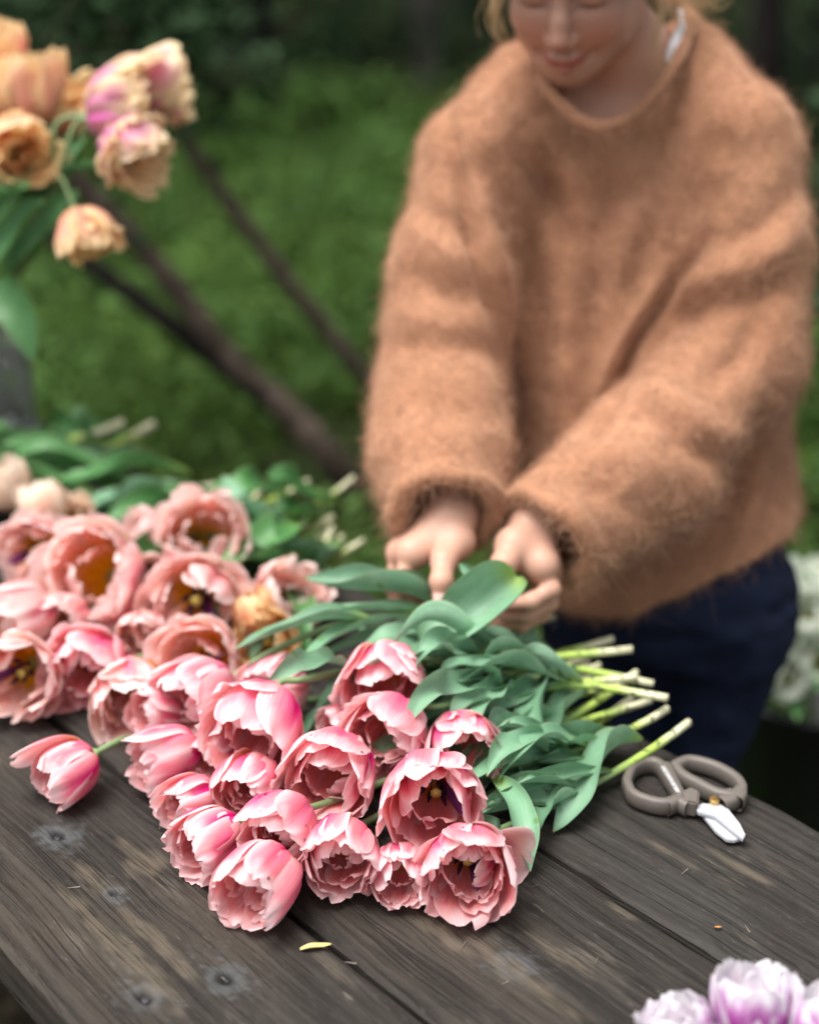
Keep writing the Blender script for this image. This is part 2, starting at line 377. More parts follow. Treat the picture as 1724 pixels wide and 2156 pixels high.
def leaf_geo(P, w, up=(0, 0, 1), roll=(0, 0), fold=0.35, wave=0.12, freq=1.6, seed=0, peak=0.42, n=30, ns=12, clear=None):
    rng = np.random.default_rng(seed); C = catmull(P, n); T = frames(C)
    t = np.linspace(0, 1, n); s = np.linspace(-1, 1, ns+1)
    up = np.asarray(up, float)
    side = np.cross(T, np.broadcast_to(up, T.shape)); side /= np.linalg.norm(side, axis=1)[:, None]+1e-6
    for i in range(1, n):                              # keep the frame from flipping
        if np.dot(side[i], side[i-1]) < 0: side[i] *= -1
    for _ in range(2): side[1:-1] = (side[:-2]+side[1:-1]*2+side[2:])/4
    side /= np.linalg.norm(side, axis=1)[:, None]+1e-6
    nn = np.cross(side, T)
    rl = np.radians(np.interp(t, np.linspace(0, 1, len(roll)), roll))
    sd = side*np.cos(rl)[:, None] + nn*np.sin(rl)[:, None]; nr = -side*np.sin(rl)[:, None] + nn*np.cos(rl)[:, None]
    prof = np.where(t < peak, 0.20 + 0.80*np.sin(np.pi/2*t/peak)**0.85, np.cos(np.pi/2*((t-peak)/(1-peak))**1.25)**0.9)
    W = w*np.maximum(prof, 0.012)
    fa = fold*np.linspace(1.5, 0.6, n)
    ang = fa[:, None]*np.abs(s)[None]                  # trough section
    x = np.sign(s)[None]*np.abs(s)[None]*np.cos(ang*1.1); y = np.abs(s)[None]*np.sin(ang*1.1)
    ph = rng.uniform(0, 6.28); ph2 = rng.uniform(0, 6.28)
    wav = wave*(np.where(s < 0, 1, 0)[None]*np.sin(2*np.pi*freq*t[:, None]+ph) + np.where(s > 0, 1, 0)[None]*np.sin(2*np.pi*freq*1.13*t[:, None]+ph2))*np.abs(s)[None]**2*np.sin(np.pi*t)[:, None]**0.5
    y = y + wav
    V = C[:, None] + sd[:, None]*(x*W[:, None])[..., None] + nr[:, None]*(y*W[:, None])[..., None]
    if clear is not None: V[..., 2] = np.maximum(V[..., 2], clear + 0.0015*np.abs(s)[None])
    uv = np.stack(np.broadcast_arrays(((s+1)/2)[None], t[:, None]), -1).reshape(-1, 2)
    return V.reshape(-1, 3), grid_faces(n, ns+1), uv

def add_leaf(root, P, w, mat='leaf', **k):
    V, F, uv = leaf_geo(P, w, **k)
    return link('leaf', mesh('leaf', V - np.array(root.location), F, uv, mats=[M[mat]]), root)

def align(axis, spin=0.0):
    q = Vector(tuple(axis)).to_track_quat('Z', 'Y')
    return q.to_matrix().to_4x4() @ Matrix.Rotation(spin, 4, 'Z')
def tulip(label, group, C, axis, R, o, seed, kind, end, waypoint=None, leaves=(), stem_r=0.0037, rest=TAB_Z, lead=0.055, tail=0.12, inner=5, mid=5, extra=(), dew=0, name='tulip', leafmat='leaf', stem=True, stamens=None):
    """C centre of the bloom, axis the way it opens, R its radius, end the cut end of the stem"""
    axis = nrm(axis); C = np.asarray(C, float); end = np.asarray(end, float)
    base = C - axis*R*(0.92 - 0.35*max(0, o-0.4))
    root = thing(name, label, 'tulip', end, group)
    flower(root, Matrix.Translation(Vector(tuple(base-end))) @ align(axis), R, o, seed, kind, inner, mid, extra=extra, stamens=stamens, floor=None if rest is None else rest+.0012, dew=dew)
    if waypoint is not None:
        P = catmull([base, base-axis*lead, *[np.asarray(q) for q in waypoint], end], 30)
    else:
        back = nrm(base - end)
        q1 = base-axis*lead; q2 = end+back*tail
        if rest is not None: q1[2] = max(rest+.006, min(q1[2], base[2]-.02)); q2[2] = rest+.006
        P = bez(base, q1, q2, end, 20)
    for _ in range(14 if waypoint is not None else 0): P[1:-1] = (P[:-2]+2*P[1:-1]+P[2:])/4
    if rest is not None: P[1:, 2] = np.maximum(P[1:, 2], rest + stem_r)
    V, F, uv = tube(P, stem_r*np.linspace(0.85, 1.12, len(P)), 8)
    link('stem', mesh('stem', V-end, F, uv, mats=[M['stem']]), root)
    rng = np.random.default_rng(seed+999)
    for i, lf in enumerate(leaves):
        k = dict(lf); f0 = k.pop('at', 0.8); ln = k.pop('len', 0.17); wd = k.pop('w', 0.022); lift = k.pop('lift', 0.02); sw = k.pop('sway', 0.0); drop = k.pop('drop', 0.0)
        i0 = int(f0*(len(P)-1)); p0 = P[i0]; d = nrm(P[max(0, i0-4)]-p0); sd = nrm(np.cross(d, (0, 0, 1)))
        q = [p0, p0 + d*ln*.33 + sd*sw*.25 + np.array([0, 0, lift*.7]), p0 + d*ln*.68 + sd*sw*.7 + np.array([0, 0, lift]), p0 + d*ln + sd*sw*1.3 + np.array([0, 0, lift*.3-drop])]
        add_leaf(root, q, wd, leafmat, seed=seed*7+i, clear=(rest+0.001 if rest is not None else None), **k)
    return root
# ------------------------------------------------------------------ the wooden table
TH = R_(-48.35); TD = np.array([math.cos(TH), math.sin(TH)]); TN = np.array([-math.sin(TH), math.cos(TH)])
def tab_ab(u, v):
    p = on_table(u, v)[:2]; return p @ TD, p @ TN
def wood_material(name, warm):
    n = NT(name); uv = n.coord('UV'); sep = n.new('ShaderNodeSeparateXYZ'); n.put(sep.inputs[0], uv)
    warp = n.noise(n.mapping(uv, (1.6, 9, 1)), 1.0, 3)
    v3 = n.new('ShaderNodeCombineXYZ'); n.put(v3.inputs[0], sep.outputs[0]); n.put(v3.inputs[1], n.math('MULTIPLY_ADD', warp, 0.045, sep.outputs[1]))
    wv = v3.outputs[0]
    grain = n.noise(n.mapping(wv, (3.2, 120, 1)), 1.0, 4, 0.6)
    fine = n.noise(n.mapping(wv, (34, 480, 1)), 1.0, 3, 0.6)
    patch = n.noise(n.mapping(uv, (7, 16, 1)), 1.0, 5, 0.6)
    patch2 = n.noise(n.mapping(uv, (2.6, 6.5, 1), (4.2, 1.7, 0)), 1.0, 4, 0.6)
    spk = n.noise(n.mapping(uv, (30, 120, 1)), 1.0, 2)
    c = n.mix(n.step(grain, 0.28, 0.72), (0.0165, 0.0145, 0.0125), (0.043, 0.038, 0.033))
    c = n.mix(n.math('MULTIPLY', n.step(patch2, 0.45, 0.72), 0.65), c, warm)
    c = n.mix(n.math('MULTIPLY', n.math('MULTIPLY', n.step(patch, 0.56, 0.75), n.step(fine, 0.35, 0.62)), 0.75), c, (0.125, 0.108, 0.086))
    c = n.mix(n.math('MULTIPLY', n.step(patch, 0.45, 0.24), 0.75), c, (0.0105, 0.009, 0.008))
    c = n.mix(n.math('MULTIPLY', n.step(fine, 0.46, 0.30), 0.55), c, (0.010, 0.0085, 0.0075))
    c = n.mix(n.math('MULTIPLY', n.step(spk, 0.70, 0.78), 0.6), c, (0.14, 0.12, 0.10))
    k1 = n.noise(n.mapping(wv, (1.1, 46, 1), (9, 3, 0)), 1.0, 2, 0.5); k2 = n.noise(n.mapping(wv, (2.6, 120, 1), (2, 7, 0)), 1.0, 2, 0.5)
    l1 = n.step(n.math('ABSOLUTE', n.math('SUBTRACT', k1, 0.5)), 0.016, 0.004); l2 = n.step(n.math('ABSOLUTE', n.math('SUBTRACT', k2, 0.47)), 0.022, 0.006)
    crack = n.math('MAXIMUM', n.math('MULTIPLY', l1, n.step(patch, 0.38, 0.55)), n.math('MULTIPLY', l2, 0.55))
    c = n.mix(n.math('MULTIPLY', crack, 0.58), c, (0.008, 0.007, 0.006))
    dirt = n.noise(n.mapping(uv, (90, 260, 1)), 1.0, 3, 0.7)
    c = n.mix(n.math('MULTIPLY', n.step(dirt, 0.55, 0.75), 0.35), c, (0.10, 0.09, 0.078))
    at = n.new('ShaderNodeAttribute', attribute_name='tint'); ts = n.new('ShaderNodeSeparateColor'); n.put(ts.inputs[0], at.outputs['Color'])
    c = n.mix(n.math('MULTIPLY', ts.outputs[0], n.math('MULTIPLY_ADD', patch, 1.1, 0.1), clamp=True), c, (0.105, 0.115, 0.122))   # bleached halo round a screw
    c = n.mix(ts.outputs[1], c, (0.008, 0.008, 0.009))                                                          # darker inside a screw hole
    c = n.mix(n.math('MULTIPLY', ts.outputs[2], n.step(fine, 0.28, 0.5)), c, (0.145, 0.118, 0.085))               # scraped fresh wood
    n.base(c, n.math('MULTIPLY_ADD', grain, 0.25, 0.55), 0.14)
    hgt = n.math('SUBTRACT', n.math('ADD', n.math('MULTIPLY', grain, 0.6), n.math('MULTIPLY', fine, 0.5)), n.math('MULTIPLY', crack, 0.9))
    n.bump(hgt, 0.75, 0.0018)
    return n.m
M['wood1'] = wood_material('weathered_wood_brown', (0.060, 0.048, 0.037))
M['wood2'] = wood_material('weathered_wood_mixed', (0.064, 0.051, 0.040))
M['wood3'] = wood_material('weathered_wood_grey', (0.045, 0.043, 0.040))
A0, A1 = -2.35, -0.10
table = thing('picnic_table', 'weathered grey-brown plank table with tulips lying across its boards', 'table', (*(TD*(A0+A1)/2 + TN*0.68), 0))
TLOC = np.array(table.location)
screws = [tab_ab(120, 1759), tab_ab(239, 1881), tab_ab(475, 2060), tab_ab(306, 2099), tab_ab(1085, 2030)]
scrapes = [(tab_ab(283, 1800), .035, .007), (tab_ab(190, 1850), .03, .009), (tab_ab(1555, 1822), .045, .006), (tab_ab(1100, 2055), .07, .012),
           (tab_ab(930, 1960), .05, .010), (tab_ab(1180, 2010), .04, .006), (tab_ab(700, 2040), .03, .006), (tab_ab(340, 1990), .07, .008), (tab_ab(1310, 1915), .02, .006), (tab_ab(1420, 1800), .03, .004),
           (tab_ab(260, 2000), .10, .012), (tab_ab(300, 1820), .02, .02)]
cracks = {1: [(0.47, 0.9, .0012), (0.415, 1.7, .0010), (0.515, 2.3, .0009)], 2: [(0.66, 1.1, .0010)], 3: [(0.905, 2.9, .0014), (0.845, .4, .0008)]}
def plank(idx, b0, b1, mat):
    step_a, step_b = 0.0035, 0.0024
    na = int((A1-A0)/step_a); nb = int((b1-b0)/step_b)
    a = np.linspace(A0, A1, na); b = np.linspace(b0, b1, nb)
    A, B = np.meshgrid(a, b, indexing='ij')
    edge0 = 0.0016*vnoise(A*9, A*0+idx, 21) + 0.0010*vnoise(A*45, A*0+idx, 22)
    s = (B-b0)/(b1-b0); Bw = B + edge0*(1-s) + (0.0015*vnoise(A*8, A*0+idx+5, 23))*s
    db = np.minimum(B-b0, b1-B)
    z = TAB_Z - 0.0030*np.exp(-(db/0.0034)**1.6)*(1+0.6*vnoise(A*20, B*5, 24)) + 0.0012*vnoise(A*1.5+idx*7, B*4, 25)
    wob = 0.010*vnoise(A*1.7, B*6+idx, 26)
    z += 0.00060*vnoise(A*3+idx, (B+wob)*210, 27) + 0.00030*vnoise(A*9, (B+wob)*420, 28)
    for cb, seed, dep in cracks.get(idx, ()):
        line = cb + 0.008*vnoise(a*2.2+seed, a*0, 31) + 0.0016*vnoise(a*16+seed, a*0, 32)
        gap = np.clip(0.35+vnoise(a*2.6+seed, a*0+3, 33)*1.6, 0, 1)
        z -= dep*2.2*gap[:, None]*np.exp(-((B-line[:, None])/0.0016)**2)
    tint = np.zeros((na, nb, 4)); tint[..., 3] = 1
    for i, (sa, sb) in enumerate(screws):
        rr = np.sqrt(((A-sa)/1.35)**2 + (B-sb)**2)/np.where(i == 1, 0.55, 1.0)
        z -= 0.0032*np.exp(-(rr/0.0062)**4)*(1 if i != 4 else .3) - 0.0006*np.exp(-((rr-0.010)/0.003)**2)
        jag = 1+0.45*vnoise(A*150, B*190, 35)+0.3*vnoise(A*420, B*520, 37)
        tint[..., 0] = np.maximum(tint[..., 0], np.exp(-((rr*jag-0.0095)/0.0055)**2)*(.6 if i not in (3,) else .6))
        tint[..., 1] = np.maximum(tint[..., 1], np.exp(-(rr/0.0060)**6)*(0.9 if i != 4 else 0.0))
    for (sa, sb), la, lb in scrapes:
        jag = 0.6*vnoise(A*60, B*160, 36)
        q = ((A-sa)/la)**2 + ((B-sb)/lb)**2 + jag
        tint[..., 2] = np.maximum(tint[..., 2], np.clip(1.15-q, 0, 1)*0.42)
    V = [np.stack([A, Bw, z], -1).reshape(-1, 3)]; UV = [np.stack([A+idx*3.7, B], -1).reshape(-1, 2)]; TT = [tint.reshape(-1, 4)]; FF = [grid_faces(na, nb)]; off = na*nb
    for j, sg in ((0, -1), (nb-1, 1)):                    # the two long sides, sharp against the top
        zz = np.stack([z[:, j]-.0004, z[:, j]-.006, np.full(na, TAB_Z-.042)], 1); bb = Bw[:, j][:, None] + sg*np.array([0, .0006, 0.0])[None]
        V.append(np.stack([np.repeat(a[:, None], 3, 1), bb, zz], -1).reshape(-1, 3)); UV.append(np.stack([np.repeat(a[:, None], 3, 1)+idx*3.7, bb+(zz-TAB_Z)], -1).reshape(-1, 2))
        TT.append(np.tile([0, 0, 0, 1.0], (na*3, 1))); g_ = grid_faces(na, 3, base=off); FF.append(g_[:, ::-1] if sg < 0 else g_); off += na*3
    e = na*nb; f_ = e+na*3; l3 = (na-1)*3; lt = (na-1)*nb
    FF.append(np.array([[e+2, f_+2, f_+l3+2, e+l3+2], [e+l3+2, f_+l3+2, lt+nb-1, lt], [f_+2, e+2, 0, nb-1]]))
    V = np.vstack(V); V = np.stack([V[:, 0]*TD[0]+V[:, 1]*TN[0], V[:, 0]*TD[1]+V[:, 1]*TN[1], V[:, 2]], -1) - TLOC
    uv = np.vstack(UV); tf = np.vstack(TT); F = np.vstack(FF)
    return link('plank', mesh('plank', V, F, uv, True, [mat], tf.reshape(-1, 4)), table)
plank(1, 0.3625, 0.5640, M['wood1']); plank(2, 0.5705, 0.7840, M['wood2']); plank(3, 0.7915, 1.0000, M['wood3'])
def tab_box(name, a0, a1, b0, b1, z0, z1, mat=None):
    V, F = box(a0, a1, b0, b1, z0, z1)
    W = np.stack([V[:, 0]*TD[0]+V[:, 1]*TN[0], V[:, 0]*TD[1]+V[:, 1]*TN[1], V[:, 2]], -1) - TLOC
    o = link(name, mesh(name, W, F, V[:, :2]+V[:, 2:], False, [mat or M['wood1']], np.tile([0, 0, 0, 1.0], (8, 1))), table)
    return o
for a in (-2.05, -1.2, -0.42): tab_box('cross_batten', a-.045, a+.045, .385, .98, TAB_Z-.092, TAB_Z-.0435)
for a in (-2.0, -0.47):
    for b in (.46, .90): tab_box('leg', a-.045, a+.045, b-.045, b+.045, 0.0, TAB_Z-.0935)
tab_box('stretcher', -1.95, -0.52, .66, .70, .30, .39)
for (sa, sb) in screws[:4]:
    V, F, _ = tube(np.array([[0, 0, -.006], [0, 0, -.0030], [0, 0, -.0027]]), [.0035, .0035, .0022], 10)
    c = np.array([*(TD*sa+TN*sb), TAB_Z]) - TLOC
    link('screw', mesh('screw', V+c, F, mats=[simple('screw_steel', (0.06, 0.06, 0.065), 0.55, 0.5, 0.7)]), table)
# ------------------------------------------------------------------ the pink tulips lying in front
def end_pt(u, v, h): return on_table(u, v, h)
FR = 'pink tulips of the bunch lying across the boards'
#      label, u, v, width px, height of the centre, axis (right, up, toward), openness, end of the stem, more
front = [
 ('lone pink tulip bud lying apart from the bunch on a bare board', 140, 1618, 152, .033, (-.78, -.50, .30), .34, (1150, 1500, .006), dict(inner=3, mid=3, seed=11, way=[(290, 1556, .012), (560, 1510, .006)])),
 ('pink tulip on a long bright stem that runs into the hand', 418, 1458, 165, .062, (-.78, -.46, .35), .34, (1165, 1300, .03), dict(seed=12, way=[(505, 1410, .075), (640, 1334, .09), (760, 1303, .10), (905, 1280, .11)])),
 ('pale pink tulip whose head tucks behind the drooping one with frilled rim', 585, 1448, 150, .052, (-.45, -.35, .6), .30, (1290, 1345, .03), dict(seed=13)),
 ('drooping pink tulip with its mouth turned down, on arched stem above the bunch', 538, 1524, 208, .078, (-.25, -.62, .55), .50, (1330, 1367, .06), dict(seed=14, way=[(640, 1438, .10), (740, 1405, .07), (1000, 1400, .05)])),
 ('closed pink tulip at the bunch side, lying over the lone stem', 352, 1594, 152, .034, (-.86, -.30, .28), .22, (1270, 1350, .02), dict(seed=15)),
 ('small pale pink tulip wedged between the bunch and the salmon tulips', 332, 1502, 110, .036, (-.8, .1, .4), .40, (1250, 1360, .02), dict(seed=16)),
 ('small tight pink tulip peeping out under the drooping one', 462, 1590, 110, .036, (-.55, -.45, .6), .28, (1240, 1380, .02), dict(seed=17)),
 ('mauve-pink tulip squeezed behind the blush one at the bunch side', 402, 1688, 128, .030, (-.80, -.38, .35), .30, (1240, 1400, .01), dict(seed=18)),
 ('blush tulip with peach inside, lying on the boards beside a mauve one', 440, 1766, 150, .034, (-.72, -.45, .42), .36, (1245, 1420, .01), dict(seed=19)),
 ('pink tulip cup at the very point of the bunch, over a board joint', 548, 1852, 174, .036, (-.52, -.60, .50), .36, (1340, 1415, .04), dict(seed=20, inner=4, mid=4)),
 ('domed pink tulip under a curved petal in the heart of the bunch', 528, 1648, 140, .048, (-.30, -.55, .65), .22, (1262, 1400, .03), dict(seed=21)),
 ('deep pink tulip with hollow side, above the cup at the bunch point', 590, 1745, 165, .052, (-.52, -.48, .55), .34, (1275, 1420, .02), dict(seed=22)),
 ('wide pink tulip beaded with water, in the middle of the bunch', 700, 1630, 196, .060, (-.28, -.55, .66), .36, (1370, 1473, .02), dict(seed=23)),
 ('ruffled pink tulip standing on its rim over the board joint', 720, 1795, 170, .042, (-.10, -.50, .80), .40, (1310, 1440, .01), dict(seed=24, inner=6)),
 ('dark mauve tulip half hidden under the two widest blooms', 840, 1835, 132, .030, (-.02, -.55, .72), .38, (1330, 1470, .006), dict(seed=25)),
 ('widest open pink tulip showing purple anthers and yellow throat', 918, 1678, 212, .074, (.02, -.52, .80), .62, (1405, 1492, .03), dict(seed=26, extra=[(-1.57, .85, 1.1, .25)])),
 ('pink tulip nodding over the leaves nearest to the held stems', 811, 1428, 170, .088, (-.12, -.62, .62), .50, (1375, 1440, .04), dict(seed=27, inner=4, way=[(905, 1402, .095), (1010, 1380, .08), (1180, 1400, .05)])),
 ('loosely frilled pink tulip lying between the nodding one and the widest', 815, 1545, 180, .066, (-.34, -.52, .60), .46, (1340, 1425, .05), dict(seed=28, way=[(900, 1500, .07), (1010, 1465, .06), (1200, 1440, .045)])),
 ('pink tulip with orange throat against the grey-green leaves', 975, 1566, 158, .060, (.10, -.58, .66), .52, (1405, 1470, .05), dict(seed=29, inner=3, mid=4, way=[(1022, 1492, .065), (1085, 1440, .06), (1230, 1440, .045)])),
 ('peony-like pink tulip with peach petal flopped onto the boards', 985, 1822, 192, .040, (-.02, -.38, .86), .54, (1450, 1520, .03), dict(seed=30, inner=8, mid=7, extra=[(-.25, .95, 1.25, .55)])),
 ('folded pink tulip pressed beneath the loosely frilled one', 720, 1530, 100, .045, (-.75, -.30, .4), .40, (1320, 1430, .03), dict(seed=31, inner=3, mid=3)),
]
tul = {}
for (lab, u, v, wpx, h, ax, o, en, ex) in front:
    wpx *= 0.95 if ex['seed'] == 11 else 1.03; ax = (ax[0]*.95, ax[1]*.72, ax[2]+.28)                    # blooms turn their mouths to the viewer's side
    C = on_table(u, v, h); dep = to_px(C)[2]; R = wpx/2*dep/FPX
    rng = np.random.default_rng(ex['seed'])
    wp = [on_table(*q) for q in ex['way']] if 'way' in ex else None
    lv = [dict(at=rng.uniform(.60, .86), len=rng.uniform(.08, .15), w=rng.uniform(.009, .016), lift=rng.uniform(.005, .045), sway=rng.uniform(-.035, .035), roll=(rng.uniform(-50, 50), rng.uniform(-70, 70), rng.uniform(-90, 90)), fold=rng.uniform(.3, .8), wave=rng.uniform(.25, .6), freq=rng.uniform(1.2, 2.2)) for _ in range(0 if ex['seed'] in (11, 12) else 5)]
    tul[ex['seed']] = tulip(lab, FR, C, cam_dir(*ax), R, o, ex['seed'], 'pink', end_pt(*en), wp, lv, inner=ex.get('inner', 6)+1, mid=ex.get('mid', 5)+1, extra=ex.get('extra', ()), tail=.14, lead=.035, dew=16 if ex['seed'] in (14, 20, 22, 23, 24, 26, 28, 30) else 0)
# leaves one can follow singly, each on the tulip it grows from
def hero(seed, pts, w, **k):
    P = [on_table(*q) for q in pts]
    add_leaf(tul[seed], P, w, 'leaf', seed=seed*13+int(pts[0][0]), clear=TAB_Z+.001, **k)
hero(30, [(1348, 1560, .022), (1290, 1575, .030), (1232, 1640, .028), (1205, 1700, .016), (1164, 1752, .004)], .024, roll=(-20, -35, -10, 20), fold=.5, wave=.30, peak=.30)
hero(26, [(1285, 1537, .022), (1220, 1550, .030), (1148, 1545, .030), (1050, 1520, .025)], .021, roll=(-35, -50, -30), fold=.25, wave=.25)
hero(26, [(1240, 1602, .018), (1162, 1600, .030), (1104, 1588, .034), (1045, 1560, .03)], .015, roll=(20, 35, 10), fold=.9, wave=.2)
hero(23, [(1205, 1612, .012), (1119, 1655, .022), (1055, 1687, .022), (1000, 1697, .012)], .017, roll=(-30, -45, -20), fold=.55, wave=.12)
hero(27, [(1160, 1428, .050), (1130, 1452, .062), (1136, 1521, .050), (1149, 1600, .030)], .024, roll=(-30, -50, -70), fold=.45, wave=.35, peak=.3)
hero(28, [(1165, 1424, .045), (1113, 1410, .055), (1090, 1380, .075), (1104, 1340, .100)], .014, roll=(0, 30, 60), fold=1.0, wave=.1)
hero(29, [(1040, 1640, .04), (1082, 1690, .045), (1098, 1755, .035), (1116, 1836, .012)], .017, roll=(-20, 10, 30), fold=.6, wave=.2)
hero(29, [(985, 1760, .022), (1020, 1748, .022), (1045, 1750, .024), (1066, 1768, .010)], .013, roll=(-50, -40, -20), fold=.5, wave=.3)
hero(30, [(1160, 1640, .008), (1140, 1668, .018), (1158, 1695, .016), (1184, 1700, .020)], .014, roll=(-20, -40, 10), fold=.9, wave=.3)
hero(27, [(1050, 1372, .06), (1010, 1362, .07), (975, 1355, .07), (948, 1358, .065)], .010, roll=(-20, -30, -20), fold=.6, wave=.2)
hero(16, [(1045, 1380, .045), (1005, 1412, .055), (960, 1425, .050), (905, 1400, .055)], .019, roll=(-35, -55, -30), fold=.5, wave=.25)
hero(28, [(1100, 1420, .045), (1050, 1440, .065), (1028, 1470, .055), (1053, 1515, .04)], .020, roll=(-20, -40, -80), fold=.4, wave=.4)
hero(13, [(860, 1330, .05), (790, 1340, .055), (700, 1375, .055), (628, 1412, .05)], .016, roll=(-20, -50, -30), fold=.5, wave=.15)
hero(14, [(1010, 1440, .03), (930, 1455, .035), (860, 1470, .03), (780, 1490, .03)], .018, roll=(-40, -20, 30), fold=.5, wave=.25)
hero(15, [(1100, 1440, .02), (1000, 1480, .03), (900, 1490, .03), (800, 1480, .02)], .020, roll=(-30, -50, -30), fold=.4, wave=.3)
hero(17, [(900, 1420, .02), (820, 1390, .03), (740, 1430, .03), (660, 1500, .02)], .018, roll=(-40, -50, -10), fold=.5, wave=.25)
hero(18, [(820, 1480, .02), (740, 1470, .03), (680, 1500, .03), (630, 1560, .02)], .014, roll=(-40, -50, -10), fold=.6, wave=.2)
hero(19, [(1150, 1400, .03), (1080, 1385, .045), (1000, 1395, .05), (930, 1380, .045)], .018, roll=(-30, -60, -20), fold=.5, wave=.3)
hero(20, [(1220, 1420, .03), (1170, 1440, .045), (1100, 1480, .045), (1060, 1520, .03)], .022, roll=(-20, -35, -50), fold=.4, wave=.3)
hero(21, [(1200, 1470, .02), (1130, 1500, .03), (1070, 1600, .03), (1040, 1650, .02)], .018, roll=(-20, 35, 50), fold=.5, wave=.3)
hero(22, [(900, 1350, .03), (850, 1345, .045), (790, 1345, .05), (737, 1314, .06)], .016, roll=(-30, -40, -10), fold=.7, wave=.2)
hero(24, [(1210, 1500, .02), (1150, 1560, .02), (1080, 1620, .03), (1010, 1640, .03)], .018, roll=(20, 35, 10), fold=.5, wave=.3)
hero(25, [(1240, 1450, .03), (1190, 1490, .04), (1165, 1530, .04), (1150, 1560, .03)], .020, roll=(-20, -35, -10), fold=.5, wave=.2, peak=.3)
# the leaves lifted by the hands
def held(pts, w, **k): add_leaf(tul[12], [at_d(*q) for q in pts], w, 'leaf', seed=int(pts[0][0])+int(pts[-1][1]), **k)
UPV = cam_dir(0, .75, .65)
held([(918, 1276, 1.490), (850, 1248, 1.465), (750, 1238, 1.470), (640, 1217, 1.49)], .027, up=UPV, roll=(-20, -30, -15, 5), fold=.9, wave=.16, peak=.45)
held([(912, 1283, 1.488), (830, 1284, 1.465), (740, 1284, 1.46), (655, 1293, 1.47)], .012, up=UPV, roll=(-20, -35, -20), fold=.6, wave=.12)
held([(780, 1304, 1.450), (690, 1304, 1.445), (590, 1330, 1.43), (490, 1370, 1.40)], .018, up=UPV, roll=(-10, -40, -30), fold=.6, wave=.15)
held([(890, 1290, 1.470), (780, 1314, 1.46), (690, 1352, 1.43), (625, 1412, 1.39)], .017, up=UPV, roll=(-20, -45, -25), fold=.45, wave=.12)
held([(1086, 1212, 1.440), (1052, 1244, 1.428), (1000, 1290, 1.42), (950, 1322, 1.425), (915, 1340, 1.425), (886, 1368, 1.43)], .039, up=cam_dir(-.10, .40, .90), roll=(12, 4, -8, -20, 10), fold=.62, wave=.26, freq=1.2, peak=.26, n=40, ns=16)
held([(1068, 1226, 1.455), (1030, 1218, 1.45), (990, 1204, 1.45), (966, 1186, 1.45)], .011, up=UPV, roll=(30, 50, 40), fold=.8, wave=.1)
held([(1010, 1300, 1.45), (960, 1300, 1.45), (930, 1320, 1.45), (905, 1345, 1.44)], .014, up=UPV, roll=(-10, -20, 10), fold=.6, wave=.2)
